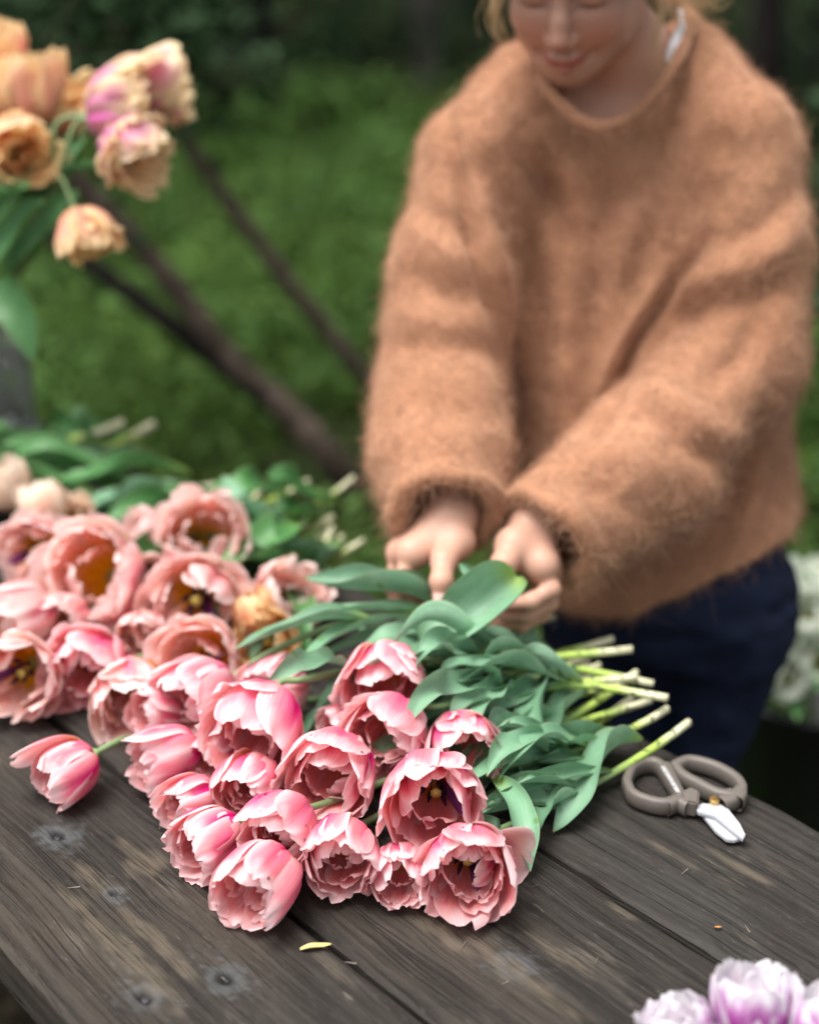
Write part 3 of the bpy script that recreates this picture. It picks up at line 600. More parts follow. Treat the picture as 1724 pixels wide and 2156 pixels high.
# ------------------------------------------------------------------ distance-field modelling (smooth bodies, cloth)
class Field:
    def __init__(s, lo, hi, h):
        s.lo = np.asarray(lo, float); s.h = h
        n = np.ceil((np.asarray(hi)-s.lo)/h).astype(int)+1; s.n = n
        ax = [s.lo[i] + h*np.arange(n[i]) for i in range(3)]
        s.X, s.Y, s.Z = np.meshgrid(*[a.astype(np.float32) for a in ax], indexing='ij')
        s.D = np.full(n, 10.0, np.float32)
    def _box(s, lo, hi):
        a = np.clip(np.floor((np.asarray(lo)-s.lo)/s.h).astype(int), 0, s.n-1); b = np.clip(np.ceil((np.asarray(hi)-s.lo)/s.h).astype(int)+1, 1, s.n)
        return tuple(slice(i, j) for i, j in zip(a, b))
    def comb(s, sl, d, k, sub=False):
        D = s.D[sl]
        if sub:
            d = -d
            if k > 0:
                h = np.clip(0.5 + 0.5*(d-D)/k, 0, 1); s.D[sl] = D + (d-D)*h + k*h*(1-h)
            else: s.D[sl] = np.maximum(D, d)
        else:
            if k > 0:
                h = np.clip(0.5 + 0.5*(D-d)/k, 0, 1); s.D[sl] = D + (d-D)*h - k*h*(1-h)
            else: s.D[sl] = np.minimum(D, d)
    def cone(s, a, b, ra, rb, k=0.01, sub=False, flat=None):
        a = np.asarray(a, float); b = np.asarray(b, float); m = max(ra, rb)+k+0.03
        sl = s._box(np.minimum(a, b)-m, np.maximum(a, b)+m)
        X, Y, Z = s.X[sl]-a[0], s.Y[sl]-a[1], s.Z[sl]-a[2]; v = b-a; L2 = max(v@v, 1e-12)
        t = np.clip((X*v[0]+Y*v[1]+Z*v[2])/L2, 0, 1); r = ra+(rb-ra)*t
        dx, dy, dz = X-t*v[0], Y-t*v[1], Z-t*v[2]
        if flat is not None:                            # squash along a direction: (dir, factor)
            f, fac = nrm(flat[0]), flat[1]; pr = dx*f[0]+dy*f[1]+dz*f[2]
            d2 = dx*dx+dy*dy+dz*dz + pr*pr*(fac*fac-1)
        else: d2 = dx*dx+dy*dy+dz*dz
        s.comb(sl, np.sqrt(d2)-r, k, sub); return s
    def chain(s, P, r, k=0.01, sub=False, flat=None):
        for i in range(len(P)-1): s.cone(P[i], P[i+1], r[i], r[i+1], k, sub, flat)
        return s
    def ell(s, c, rad, k=0.01, sub=False, rot=None):
        c = np.asarray(c, float); rad = np.asarray(rad, float); m = rad.max()+k+0.03
        sl = s._box(c-m, c+m); X, Y, Z = s.X[sl]-c[0], s.Y[sl]-c[1], s.Z[sl]-c[2]
        if rot is not None: X, Y, Z = [rot[0][i]*X+rot[1][i]*Y+rot[2][i]*Z for i in range(3)]
        q = np.sqrt((X/rad[0])**2+(Y/rad[1])**2+(Z/rad[2])**2); q2 = np.sqrt((X/rad[0]**2)**2+(Y/rad[1]**2)**2+(Z/rad[2]**2)**2)
        s.comb(sl, q*(q-1)/np.maximum(q2, 1e-6), k, sub); return s
    def mesh(s, smooth=1):
        D = s.D; S = D < 0; n = np.array(D.shape); c = tuple(n-1)
        cnt = np.zeros(c, np.int8); ofs = [(i, j, k) for i in (0, 1) for j in (0, 1) for k in (0, 1)]
        def sub(A, o): return A[o[0]:o[0]+c[0], o[1]:o[1]+c[1], o[2]:o[2]+c[2]]
        for o in ofs: cnt += sub(S, o)
        idx = np.argwhere((cnt > 0) & (cnt < 8)); I = np.full(c, -1, np.int64); I[tuple(idx.T)] = np.arange(len(idx))
        acc = np.zeros((len(idx), 3)); num = np.zeros(len(idx))
        for o in ofs:
            for ax in range(3):
                if o[ax]: continue
                o2 = list(o); o2[ax] = 1
                d0 = D[tuple((idx+np.array(o)).T)]; d1 = D[tuple((idx+np.array(o2)).T)]; m = (d0 < 0) != (d1 < 0)
                t = d0/np.where(np.abs(d0-d1) < 1e-9, 1, d0-d1); p = np.tile(np.array(o, float), (len(idx), 1)); p[:, ax] += t
                acc[m] += p[m]; num[m] += 1
        V = s.lo + s.h*(idx + acc/num[:, None])
        F = []
        for ax in range(3):
            b, e = (ax+1) % 3, (ax+2) % 3
            s0 = [slice(1, -1)]*3; s0[ax] = slice(0, -1); s1 = list(s0); s1[ax] = slice(1, None)
            A, B = S[tuple(s0)], S[tuple(s1)]; E = np.argwhere(A != B); 
            if not len(E): continue
            inside = A[tuple(E.T)]; P = E.copy(); P[:, b] += 1; P[:, e] += 1
            q = []
            for db, de in ((1, 1), (0, 1), (0, 0), (1, 0)):
                Q = P.copy(); Q[:, b] -= db; Q[:, e] -= de; q.append(I[tuple(Q.T)])
            q = np.stack(q, -1); q = np.where(inside[:, None], q, q[:, ::-1]); F.append(q)
        F = np.vstack(F); F = F[(F >= 0).all(1)]
        for _ in range(smooth): V = relax(V, F)
        return V, F
def largest(V, F, *extra):                               # keep the main connected piece
    lab = np.arange(len(V))
    while True:
        m = lab[F].min(1); new = lab.copy()
        for i in range(4): np.minimum.at(new, F[:, i], m)
        new = new[new]
        if (new == lab).all(): break
        lab = new
    k = np.bincount(lab).argmax(); keep = lab == k; idx = np.cumsum(keep)-1; Fk = idx[F[keep[F].all(1)]]
    return (V[keep], Fk, *[e[keep] for e in extra])
def relax(V, F, lam=0.5):
    acc = np.zeros_like(V); num = np.zeros(len(V))
    for i in range(4):
        a, b = F[:, i], F[:, (i+1) % 4]
        for ax in range(3): acc[:, ax] += np.bincount(a, V[b, ax], len(V)) + np.bincount(b, V[a, ax], len(V))
        num += np.bincount(a, minlength=len(V)) + np.bincount(b, minlength=len(V))
    return V*(1-lam) + lam*acc/np.maximum(num, 1)[:, None]
def poly_dist(u, v, pts):
    d = np.full(u.shape, 1e9); tt = np.zeros(u.shape); pts = catmull(np.array([(*p, 0) for p in pts], float), 6*len(pts))[:, :2]
    for i_, (a, b) in enumerate(zip(pts[:-1], pts[1:])):
        w_ = b-a; t = np.clip(((u-a[0])*w_[0]+(v-a[1])*w_[1])/max(w_@w_, 1e-9), 0, 1)
        dn = np.hypot(u-a[0]-t*w_[0], v-a[1]-t*w_[1]); m = dn < d; d = np.where(m, dn, d); tt = np.where(m, (i_+t)/(len(pts)-1), tt)
    return d, np.sin(np.pi*np.clip(tt*.92+.04, 0, 1))**.8

# ------------------------------------------------------------------ the woman at the table
def skin_material():
    n = NT('skin'); at = n.new('ShaderNodeAttribute', attribute_name='tint')
    nz = n.noise(n.coord(), 55.0, 4); c = n.mix(n.math('MULTIPLY', nz, 0.35), at.outputs['Color'], n.mix(0.5, at.outputs['Color'], (0.62, 0.24, 0.18)))
    n.base(c, 0.48, 0.35); n.p.inputs['Subsurface Weight'].default_value = 0.12; n.p.inputs['Subsurface Radius'].default_value = (0.008, 0.003, 0.002)
    n.bump(n.noise(n.coord(), 420.0, 3), 0.12, 0.0008); return n.m
def wool_material(name, c0, c1):
    n = NT(name); big = n.noise(n.coord(), 9.0, 3); fine = n.noise(n.coord(), 160.0, 4, 0.7)
    c = n.mix(n.step(big, 0.35, 0.7), c0, c1); c = n.mix(n.math('MULTIPLY', n.step(fine, 0.4, 0.7), 0.4), c, tuple(min(1, x*1.25) for x in c1))
    n.base(c, 0.95, 0.1); n.p.inputs['Sheen Weight'].default_value = 0.5; n.p.inputs['Sheen Roughness'].default_value = 0.5
    n.put(n.p.inputs['Sheen Tint'], (0.95, 0.68, 0.48)); n.bump(fine, 0.6, 0.003); return n.m
M['skin'] = skin_material()
M['wool'] = wool_material('apricot_mohair', (0.315, 0.150, 0.084), (0.40, 0.205, 0.122))
def fibre():
    n = NT('mohair_fibre'); r = n.new('ShaderNodeHairInfo').outputs['Random']; c = n.mix(r, (0.28, 0.125, 0.068), (0.60, 0.37, 0.25)); n.base(c, .8, .2); return n.m
M['fuzz'] = fibre()
M['denim'] = simple('navy_denim', (0.009, 0.014, 0.036), 0.85, 0.2, var=0.45, scale=45, bump=0.3)
M['hair'] = simple('blond_hair', (0.42, 0.27, 0.13), 0.45, 0.5, var=0.35, scale=60)
M['cotton'] = simple('white_cotton', (0.75, 0.77, 0.80), 0.8, 0.2)
M['shoe'] = simple('dark_boot', (0.02, 0.018, 0.016), 0.6, 0.3)
DZ = 0.05                                               # how far her trunk stands behind the hands
def rot(ax, a):
    c, s = math.cos(a), math.sin(a)
    return np.array([[1, 0, 0], [0, c, -s], [0, s, c]]) if ax == 'x' else np.array([[c, -s, 0], [s, c, 0], [0, 0, 1]])
HR = rot('z', R_(-16)) @ rot('x', R_(29))
CHIN = at_d(1192, 184, 1.60); HO = CHIN - HR @ np.array([0, -.075, -.112])
def hp(x, y, z): return HO + HR @ np.array([x, y, z])
SH_R, EL_R, WR_R = at_d(1012, 345, 1.68), at_d(932, 790, 1.68), at_d(938, 1058, 1.525)
SH_L, EL_L, WR_L = at_d(1555, 315, 1.68), at_d(1548, 770, 1.67), at_d(1172, 1112, 1.525)
spine = [(at_d(1415, 1215, 1.80), .168, .125), (at_d(1370, 960, 1.80), .178, .130), (at_d(1325, 700, 1.78), .186, .126), (at_d(1300, 500, 1.76), .180, .118), (at_d(1290, 340, 1.74), .160, .100), (at_d(1285, 240, 1.72), .105, .078), (at_d(1285, 180, 1.71), .06, .05)]
person_base = np.array([spine[0][0][0], spine[0][0][1], 0.0])
person = thing('person', 'woman in fuzzy apricot mohair sweater gathering stems at the table', 'person', person_base)
def add_body(name, V, F, mat, parent, col=None, uv=None):
    return link(name, mesh(name, V-person_base, F, uv, True, [mat], col), parent)

# --- sweater
def build_sweater():
    lo = np.array([EL_R[0]-.14, 1.30, .66]); hi = np.array([SH_L[0]+.16, 2.02, 1.48])
    lo = np.minimum(lo, np.min([WR_R, WR_L], axis=0)-.12); f = Field(lo, hi, 0.0055)
    zs = np.array([p[0][2] for p in spine]); cx = np.array([p[0][0] for p in spine]); cy = np.array([p[0][1] for p in spine]); wx = np.array([p[1] for p in spine]); wy = np.array([p[2] for p in spine])
    z1 = f.Z[0, 0]
    CX, CY, WX, WY = [np.interp(z1, zs, q)[None, None].astype(np.float32) for q in (cx, cy, wx, wy)]
    yaw = R_(-12); dx, dy = f.X-CX, f.Y-CY; ex = dx*math.cos(yaw)+dy*math.sin(yaw); ey = -dx*math.sin(yaw)+dy*math.cos(yaw)
    q = (np.abs(ex/WX)**2.3 + np.abs(ey/WY)**2.3)**(1/2.3)
    D = (q-1)*np.minimum(WX, WY)*1.05
    D = np.maximum(D, f.Z-(zs[-1]+.01)); hem = zs[0]+.030+0.36*np.clip(dx, -.15, .17)+.006*np.sin(dx*22)
    f.D = np.maximum(D, hem-f.Z).astype(np.float32)
    inner = np.maximum((q-0.92)*np.minimum(WX, WY), f.Z-(hem+.06)); f.D = np.maximum(f.D, -inner)
    nb = at_d(1285, 200, 1.72)
    for sh, s in ((SH_R, -1), (SH_L, 1)):
        tz = at_d(1125, 212, 1.74) if s < 0 else at_d(1420, 172, 1.74)
        f.cone(nb+np.array([s*.03, 0, 0]), tz, .062, .062, .04); f.cone(tz, sh+np.array([0, 0.005, .008]), .062, .066, .05)
    # sleeves
    f.chain([SH_R, (SH_R+EL_R)/2+np.array([-.008, 0, 0]), EL_R], [.070, .074, .078], .022)
    f.chain([SH_L, (SH_L+EL_L)/2+np.array([.008, 0, 0]), EL_L], [.070, .074, .078], .022)
    # forearms and the open mouth of each sleeve, each cut on its own before it joins
    body_D = f.D.copy()
    for el, mid_, wr, rads, rr in ((EL_R, EL_R*.45+WR_R*.55+np.array([-.004, .0, -.012]), WR_R, [.078, .076, .060], .047), (EL_L, EL_L*.5+WR_L*.5+np.array([.0, .01, -.030]), WR_L, [.078, .086, .064], .050)):
        f.D = np.full(f.n, 10.0, np.float32); f.chain([el, mid_, wr], rads, .02)
        d = nrm(wr-el); f.cone(wr-d*.05, wr+d*.16, rr*.86, rr*1.12, .004, True)
        cutp = wr+d*.018; pl = (f.X-cutp[0])*d[0]+(f.Y-cutp[1])*d[1]+(f.Z-cutp[2])*d[2]
        f.D = np.maximum(f.D, pl)
        a1 = nrm(np.cross(d, (0, 0, 1))); a2 = np.cross(d, a1); n = 20
        ring = [wr+d*(.012+.004*math.sin(3*t+1))+(a1*math.cos(t)+a2*math.sin(t))*(rr+.006+.003*math.sin(2*t)) for t in np.linspace(0, 2*math.pi, n+1)]
        f.chain(ring, [.0110]*(n+1), .006)
        kk = .006; h = np.clip(.5+.5*(body_D-f.D)/kk, 0, 1); body_D = body_D+(f.D-body_D)*h-kk*h*(1-h)
    f.D = body_D.astype(np.float32)
    # neck opening with a knitted band
    f.chain([at_d(1262, 235, 1.60), at_d(1285, 150, 1.66), at_d(1310, 20, 1.70)], [.036, .062, .074], .010, True)
    f.chain([at_d(1390, 150, 1.62), at_d(1400, 60, 1.66)], [.030, .040], .010, True)
    ring = catmull([at_d(*p) for p in [(1130, 150, 1.635), (1165, 205, 1.605), (1215, 250, 1.59), (1270, 270, 1.585), (1335, 240, 1.590), (1400, 170, 1.605), (1440, 95, 1.645), (1450, 30, 1.72), (1390, -20, 1.80), (1280, -30, 1.83), (1170, 10, 1.78), (1125, 80, 1.70), (1130, 150, 1.635)]], 60)
    f.chain(list(ring), [.0060]*60, .008)
    V, F = largest(*f.mesh(2)); N = vnormals(V, F)
    u, v, dep = to_px(V); front = np.clip((-(N[:, 1])*1.0+.15)*2, 0, 1)
    folds = [  # polyline in the picture, depth of the fold (m), half width (px)
        ([(1085, 240), (1110, 330), (1165, 420), (1225, 560), (1250, 700)], -.012, 22), ([(1275, 400), (1255, 560), (1240, 700), (1225, 900)], -.013, 24),
        ([(1485, 490), (1410, 610), (1335, 720), (1290, 830), (1240, 920)], -.026, 12), ([(1405, 560), (1340, 690), (1280, 800)], .010, 20), ([(1380, 470), (1330, 600), (1285, 740)], -.008, 18),
        ([(925, 190), (960, 320), (985, 450), (1010, 560), (1050, 680), (1072, 830)], -.014, 14), ([(1040, 260), (1060, 400), (1110, 560), (1140, 760), (1130, 900)], -.007, 28),
        ([(1000, 330), (1030, 480), (1080, 640), (1100, 800)], .006, 22), ([(1180, 420), (1210, 560), (1190, 760), (1180, 950)], .007, 26), ([(1330, 300), (1320, 460), (1290, 600)], .006, 28),
        ([(865, 420), (950, 470), (1000, 520)], -.009, 16), ([(855, 470), (930, 520), (1005, 570)], .007, 16), ([(845, 560), (930, 610), (1020, 640)], -.008, 18), ([(815, 650), (920, 680), (1040, 690)], .006, 22), ([(805, 720), (900, 740), (1050, 745)], -.008, 18),
        ([(785, 800), (900, 780), (1050, 800)], .008, 24), ([(790, 880), (900, 850), (1055, 870)], -.007, 20), ([(790, 960), (900, 920), (1060, 940)], .005, 22),
        ([(1705, 450), (1610, 545), (1490, 585), (1390, 640), (1310, 770)], .009, 26), ([(1700, 540), (1600, 620), (1470, 650), (1390, 700), (1320, 800)], -.008, 24), ([(1690, 380), (1600, 470), (1500, 520)], -.008, 20),
        ([(1320, 800), (1400, 830), (1470, 890), (1580, 930)], .010, 22), ([(1290, 850), (1390, 880), (1450, 940), (1540, 990)], -.010, 20), ([(1200, 960), (1330, 960), (1430, 1030)], .007, 24), ([(1150, 1010), (1280, 1040), (1380, 1110)], -.006, 22), ([(1600, 640), (1560, 740), (1480, 800)], -.009, 20),
        ([(1640, 800), (1600, 900), (1560, 1020), (1490, 1120)], -.012, 18), ([(1665, 900), (1640, 1000), (1620, 1100)], -.005, 18), ([(1600, 980), (1570, 1080), (1540, 1190)], .005, 16)]
    off = np.zeros(len(V))
    for pts, amp, wd in folds:
        pdist, taper = poly_dist(u, v, pts)
        off += taper*(.85 if pts[0][0] < 880 else 1.25 if pts[0][0] > 1050 and pts[0][0] < 1470 else 1.35)*amp*np.exp(-(pdist/(wd*1.45))**2)*front
    off += 0.0022*(vnoise(u/60, v/60, 41) + 0.6*vnoise(u/24, v/24, 42))
    V = V + N*off[:, None]
    V = relax(V, F, .35)
    return V, F
SWV, SWF = build_sweater()
sweater = add_body('sweater', SWV, SWF, M['wool'], person); sweater['label'] = 'fuzzy apricot mohair sweater'
def curves_obj(name, P, rad, mat, parent):               # P: (strands, points, 3)
    n, k, _ = P.shape; cu = bpy.data.hair_curves.new(name); cu.add_curves([k]*n)
    cu.attributes['position'].data.foreach_set('vector', P.astype(np.float32).ravel())
    ra = cu.attributes.get('radius') or cu.attributes.new('radius', 'FLOAT', 'POINT')
    ra.data.foreach_set('value', np.broadcast_to(rad, (n, k)).astype(np.float32).ravel())
    cu.materials.append(mat)
    o = bpy.data.objects.new(name, cu); COL.objects.link(o); o.parent = parent; return o
def sweater_fuzz():
    rng = np.random.default_rng(5); V, F = SWV, SWF
    a, b, c, d = (V[F[:, i]] for i in range(4)); ar = np.linalg.norm(np.cross(c-a, d-b), axis=1); N = vnormals(V, F)
    mid = (a+b+c+d)/4; u, v, _ = to_px(mid); nf = N[F[:, 0]]
    wgt = ar*((nf[:, 1] < 0.45))*(v > -60)*(u < 1800)
    n = 95000; f = rng.choice(len(F), n, p=wgt/wgt.sum())
    r1, r2 = rng.random((2, n, 1)); p = a[f]*(1-r1)*(1-r2)+b[f]*r1*(1-r2)+c[f]*r1*r2+d[f]*(1-r1)*r2
    nn = nf[f]; rd = rng.normal(size=(n, 3)); tg = rd - nn*(rd*nn).sum(1, keepdims=True); tg[:, 2] -= 0.5
    tg /= np.linalg.norm(tg, axis=1)[:, None]
    L = rng.gamma(4.0, .0026, (n, 1)); lift = rng.uniform(.25, .85, (n, 1))
    p1 = p + L*.5*(nn*lift*1.2 + tg*.8); p2 = p + L*(nn*lift*.95 + tg*1.0 + rng.normal(size=(n, 3))*.2)
    P = np.stack([p - nn*.001, (p+p1)/2 + nn*L*.06, p1, p2], 1) - person_base
    return curves_obj('fuzz', P, np.array([.00013, .00012, .0001, .00005])[None], M['fuzz'], sweater)
sweater_fuzz()['kind'] = 'stuff'

# --- skin: head, neck, chest, arms, hands, grown as one surface in two resolutions
SKIN = np.array([0.50, 0.295, 0.215])
def head_field():
    f = Field(HO-np.array([.15, .18, .30]), HO+np.array([.17, .20, .16]), 0.0030)
    E = lambda c, r, k=.02, sub=False: f.ell(hp(*c), r, k, sub, HR)
    E((0, .030, .035), (.073, .095, .088)); E((0, -.018, -.035), (.061, .066, .082), .03)
    E((0, -.048, -.092), (.034, .030, .026), .030); E((0, -.060, -.103), (.016, .013, .012), .016)
    for s in (-1, 1):
        E((s*.034, -.052, -.034), (.026, .024, .026), .026); E((s*.052, .0, -.072), (.012, .035, .022), .03)
        E((s*.031, -.078, .002), (.019, .016, .013), .012, True); E((s*.031, -.064, -.002), (.0150, .0135, .0125), .005)
        E((s*.030, -.074, .020), (.022, .010, .006), .012); E((s*.0745, .018, -.012), (.007, .018, .030), .008)
        E((s*.0112, -.0885, -.0435), (.0075, .0085, .0065), .006)
    f.chain([hp(0, -.078, .006), hp(0, -.090, -.018), hp(0, -.099, -.036)], [.0075, .0085, .0105], .010)
    E((0, -.094, -.0455), (.006, .007, .005), .006)
    for s in (-1, 1): E((s*.0055, -.0915, -.0505), (.0030, .0045, .0030), .003, True)
    f.chain([hp(-.023, -.0745, -.0695), hp(-.009, -.0845, -.0675), hp(0, -.0855, -.0690), hp(.009, -.0845, -.0675), hp(.023, -.0745, -.0695)], [.003, .0052, .0048, .0052, .003], .005)
    f.chain([hp(-.021, -.0745, -.0745), hp(0, -.0845, -.0795), hp(.021, -.0745, -.0745)], [.003, .0062, .003], .005)
    f.chain([hp(-.026, -.0775, -.0700), hp(-.012, -.0890, -.0735), hp(0, -.0920, -.0740), hp(.012, -.0890, -.0735), hp(.026, -.0775, -.0700)], [.0016, .0022, .0022, .0022, .0016], .003, True)
    for s in (-1, 1): E((s*.030, -.0760, -.0690), (.005, .006, .006), .008, True)
    nk = nk_
    f.chain([hp(0.006, .030, -.06), nk+np.array([.006, 0, .03]), nk+np.array([0, .01, -.05])], [.050, .050, .066], .025)
    f.ell(nk+np.array([.0, .02, -.085]), (.12, .075, .075), .05)
    for s in (-1, 1): f.cone(nk+np.array([s*.03, .02, -.01]), nk+np.array([s*.13, .02, -.05]), .040, .04, .04)
    return f
nk_ = at_d(1316, 190, 1.700)
hf = head_field(); HV, HF = largest(*hf.mesh(1))
loc = (HV-HO) @ HR                                        # into head space
x, y, z = loc.T
tint = np.tile(SKIN, (len(HV), 1))
def blend(m, c): 
    global tint
    tint = tint*(1-m[:, None]) + np.array(c)*m[:, None]
face = np.clip((-y-.03)/.03, 0, 1)*(z > -.13)
for s in (-1, 1):
    blend(.40*face*np.exp(-((x-s*.038)/.020)**2-((z+.038)/.020)**2), (.56, .20, .15))
    blend(.75*face*np.exp(-((x-s*.031)/.018)**4-((z+.0095)/.0028)**2), (.10, .05, .035))
    blend(.45*face*np.exp(-((x-s*.030)/.020)**4-((z-.022)/.004)**2), (.26, .15, .08))
blend(.30*face*np.exp(-(x/.012)**2-((z+.038)/.012)**2), (.58, .22, .18))
lipz = z + .0735 - 9*x*x
blend(.80*face*(np.abs(x) < .026)*np.exp(-(lipz/.0078)**4)*np.clip((.027-np.abs(x))/.006, 0, 1), (.42, .115, .105))
blend(.6*face*(np.abs(x) < .028)*np.exp(-((z+.0735-5*x*x)/.0016)**2), (.13, .03, .03))
HT = np.column_stack([tint, np.ones(len(tint))])

def hand_mesh(name, joints, radii, palm, wrist, forearm, thumb_tip, k=.004):
    """fingers: lists of joints; palm: list of (a, b, ra, rb) bridging knuckles and wrist"""
    pts = np.vstack([np.vstack(j) for j in joints]+[wrist]); f = Field(pts.min(0)-.05, np.maximum(pts.max(0), wrist)+.05, 0.0018)
    for a, b, ra, rb in palm: f.cone(a, b, ra, rb, .012)
    f.cone(wrist, wrist+(forearm-wrist)*.30, .0245, .029, .014, flat=((0, .5, .85), 1.15))
    for j, r in zip(joints, radii):
        f.chain(j, r, k)
        for q in (1, 2): f.ell(j[q], np.array([1, 1, 1])*r[q]*1.10, .004)          # knuckles
    V, F = largest(*f.mesh(1)); t = np.tile(SKIN*1.02, (len(V), 1)); al = np.ones(len(V))
    for j in joints:
        for q, wd, s in ((3, .013, .45), (2, .009, .22), (1, .012, .20)):
            m = s*np.exp(-(np.linalg.norm(V-j[q], axis=1)/wd)**2); t = t*(1-m[:, None]) + np.array([.62, .24, .19])*m[:, None]
    return V, F, np.column_stack([t, al])
def J(*p): return [at_d(*q) for q in p]
def finger_r(b): return [b*1.06, b*.94, b*.82, b*.66]
# her right hand: thumb laid along the stem, fingers curled beneath
wR = at_d(952, 1085, 1.528)
thR = J((962, 1140, 1.508), (934, 1182, 1.480), (929, 1224, 1.462), (928, 1260, 1.462))
ixR = J((868, 1165, 1.500), (842, 1222, 1.490), (858, 1280, 1.505), (908, 1300, 1.515))
mdR = J((846, 1166, 1.525), (822, 1228, 1.520), (845, 1288, 1.530), (900, 1306, 1.535))
rgR = J((846, 1160, 1.550), (826, 1220, 1.550), (850, 1278, 1.555), (900, 1296, 1.555))
pkR = J((862, 1150, 1.572), (850, 1200, 1.575), (868, 1250, 1.575), (905, 1270, 1.57))
palmR = [(wR, ixR[0], .022, .015), (wR, mdR[0], .022, .015), (wR+np.array([0, .015, 0]), rgR[0], .020, .014), (wR+np.array([0, .02, 0]), pkR[0], .018, .012), (wR, thR[0], .021, .018), (ixR[0], thR[0], .013, .014), (mdR[0], thR[0], .014, .015), (rgR[0], ixR[0], .013, .013)]
RV, RF, RT = hand_mesh('r', [thR, ixR, mdR, rgR, pkR], [[.0170, .0125, .0110, .0088], finger_r(.0092), finger_r(.0096), finger_r(.0090), finger_r(.0080)], palmR, wR, EL_R, thR[3])
# her left hand: a loose fist round the stems, knuckles to the side
wL = at_d(1124, 1108, 1.530)
thL = J((1082, 1150, 1.500), (1062, 1186, 1.482), (1040, 1215, 1.478), (1010, 1240, 1.482))
ixL = J((1142, 1190, 1.495), (1160, 1240, 1.490), (1118, 1266, 1.482), (1070, 1272, 1.488))
mdL = J((1150, 1205, 1.518), (1155, 1268, 1.512), (1110, 1294, 1.500), (1060, 1296, 1.505))
rgL = J((1148, 1212, 1.540), (1140, 1292, 1.532), (1098, 1316, 1.520), (1050, 1312, 1.520))
pkL = J((1138, 1212, 1.560), (1118, 1300, 1.555), (1080, 1322, 1.545), (1040, 1318, 1.540))
palmL = [(wL, ixL[0], .023, .0165), (wL, mdL[0], .023, .016), (wL+np.array([0, .015, 0]), rgL[0], .020, .015), (wL+np.array([0, .02, 0]), pkL[0], .018, .013), (wL, thL[0], .022, .018), (thL[0], ixL[0], .016, .014), (thL[0], mdL[0], .017, .015), (rgL[0], ixL[0], .014, .014)]
LV, LF, LT = hand_mesh('l', [thL, ixL, mdL, rgL, pkL], [[.0175, .0130, .0112, .0092], finger_r(.0098), finger_r(.0100), finger_r(.0094), finger_r(.0084)], palmL, wL, EL_L, thL[3])
parts = [(HV, HF), (RV, RF), (LV, LF)]; cols = [HT, RT, LT]; extra = []; o = len(HV)
def near_edge(V, F, p, base):
    k = np.argmin(np.linalg.norm(V[F].mean(1)-p, axis=1)); return F[k][0]+base, F[k][1]+base
for Vh, Fh, sh, el, wr in ((RV, RF, SH_R, EL_R, wR), (LV, LF, SH_L, EL_L, wL)):
    P = catmull([sh*.75+nk_*.25, sh, el, el*.3+wr*.7], 14); tv, tf, _ = tube(P, np.linspace(.042, .028, 14), 8, False); parts.append((tv, tf)); cols.append(np.tile([*SKIN, 1], (len(tv), 1)))
b1, b2 = len(HV), len(HV)+len(RV); t1 = b2+len(LV); t2 = t1+112
for (Vh, Fh, bh, tb, sh, el, wr) in ((RV, RF, b1, t1, SH_R, EL_R, wR), (LV, LF, b2, t2, SH_L, EL_L, wL)):
    i, j = near_edge(Vh, Fh, wr+(el-wr)*.4, bh); extra.append([tb+104, tb+105, j, i])
    i, j = near_edge(HV, HF, sh, 0); extra.append([tb+1, tb, i, j])
V, F = join_parts(parts); F = np.vstack([F, extra])
body = add_body('body', V, F, M['skin'], person, np.vstack(cols))
# thumb nail
def nail(tip, prev, toward, w, l):
    d = nrm(tip-prev); nrm_ = nrm(toward - d*np.dot(toward, d)); sd = np.cross(d, nrm_); V = []
    for i, t in enumerate(np.linspace(-.5, .62, 7)):
        for s in np.linspace(-1, 1, 7):
            ww = w*math.sqrt(max(0, 1-max(0, (t-.2)/.45)**2)) if t > .2 else w*(.92+.08*math.cos(t*3))
            V.append(tip + d*(t*l) + sd*s*ww + nrm_*(.0108*math.cos(s*.75)-.0012-max(0, t-.3)*.004))
    return np.array(V), grid_faces(7, 7)
NV, NF = nail(thR[3], thR[2], cam_dir(-.05, .3, 1), .0076, .0150)
add_body('thumb_nail', NV, NF[:, ::-1], simple('nail', (.74, .47, .43), .2, .5), body)

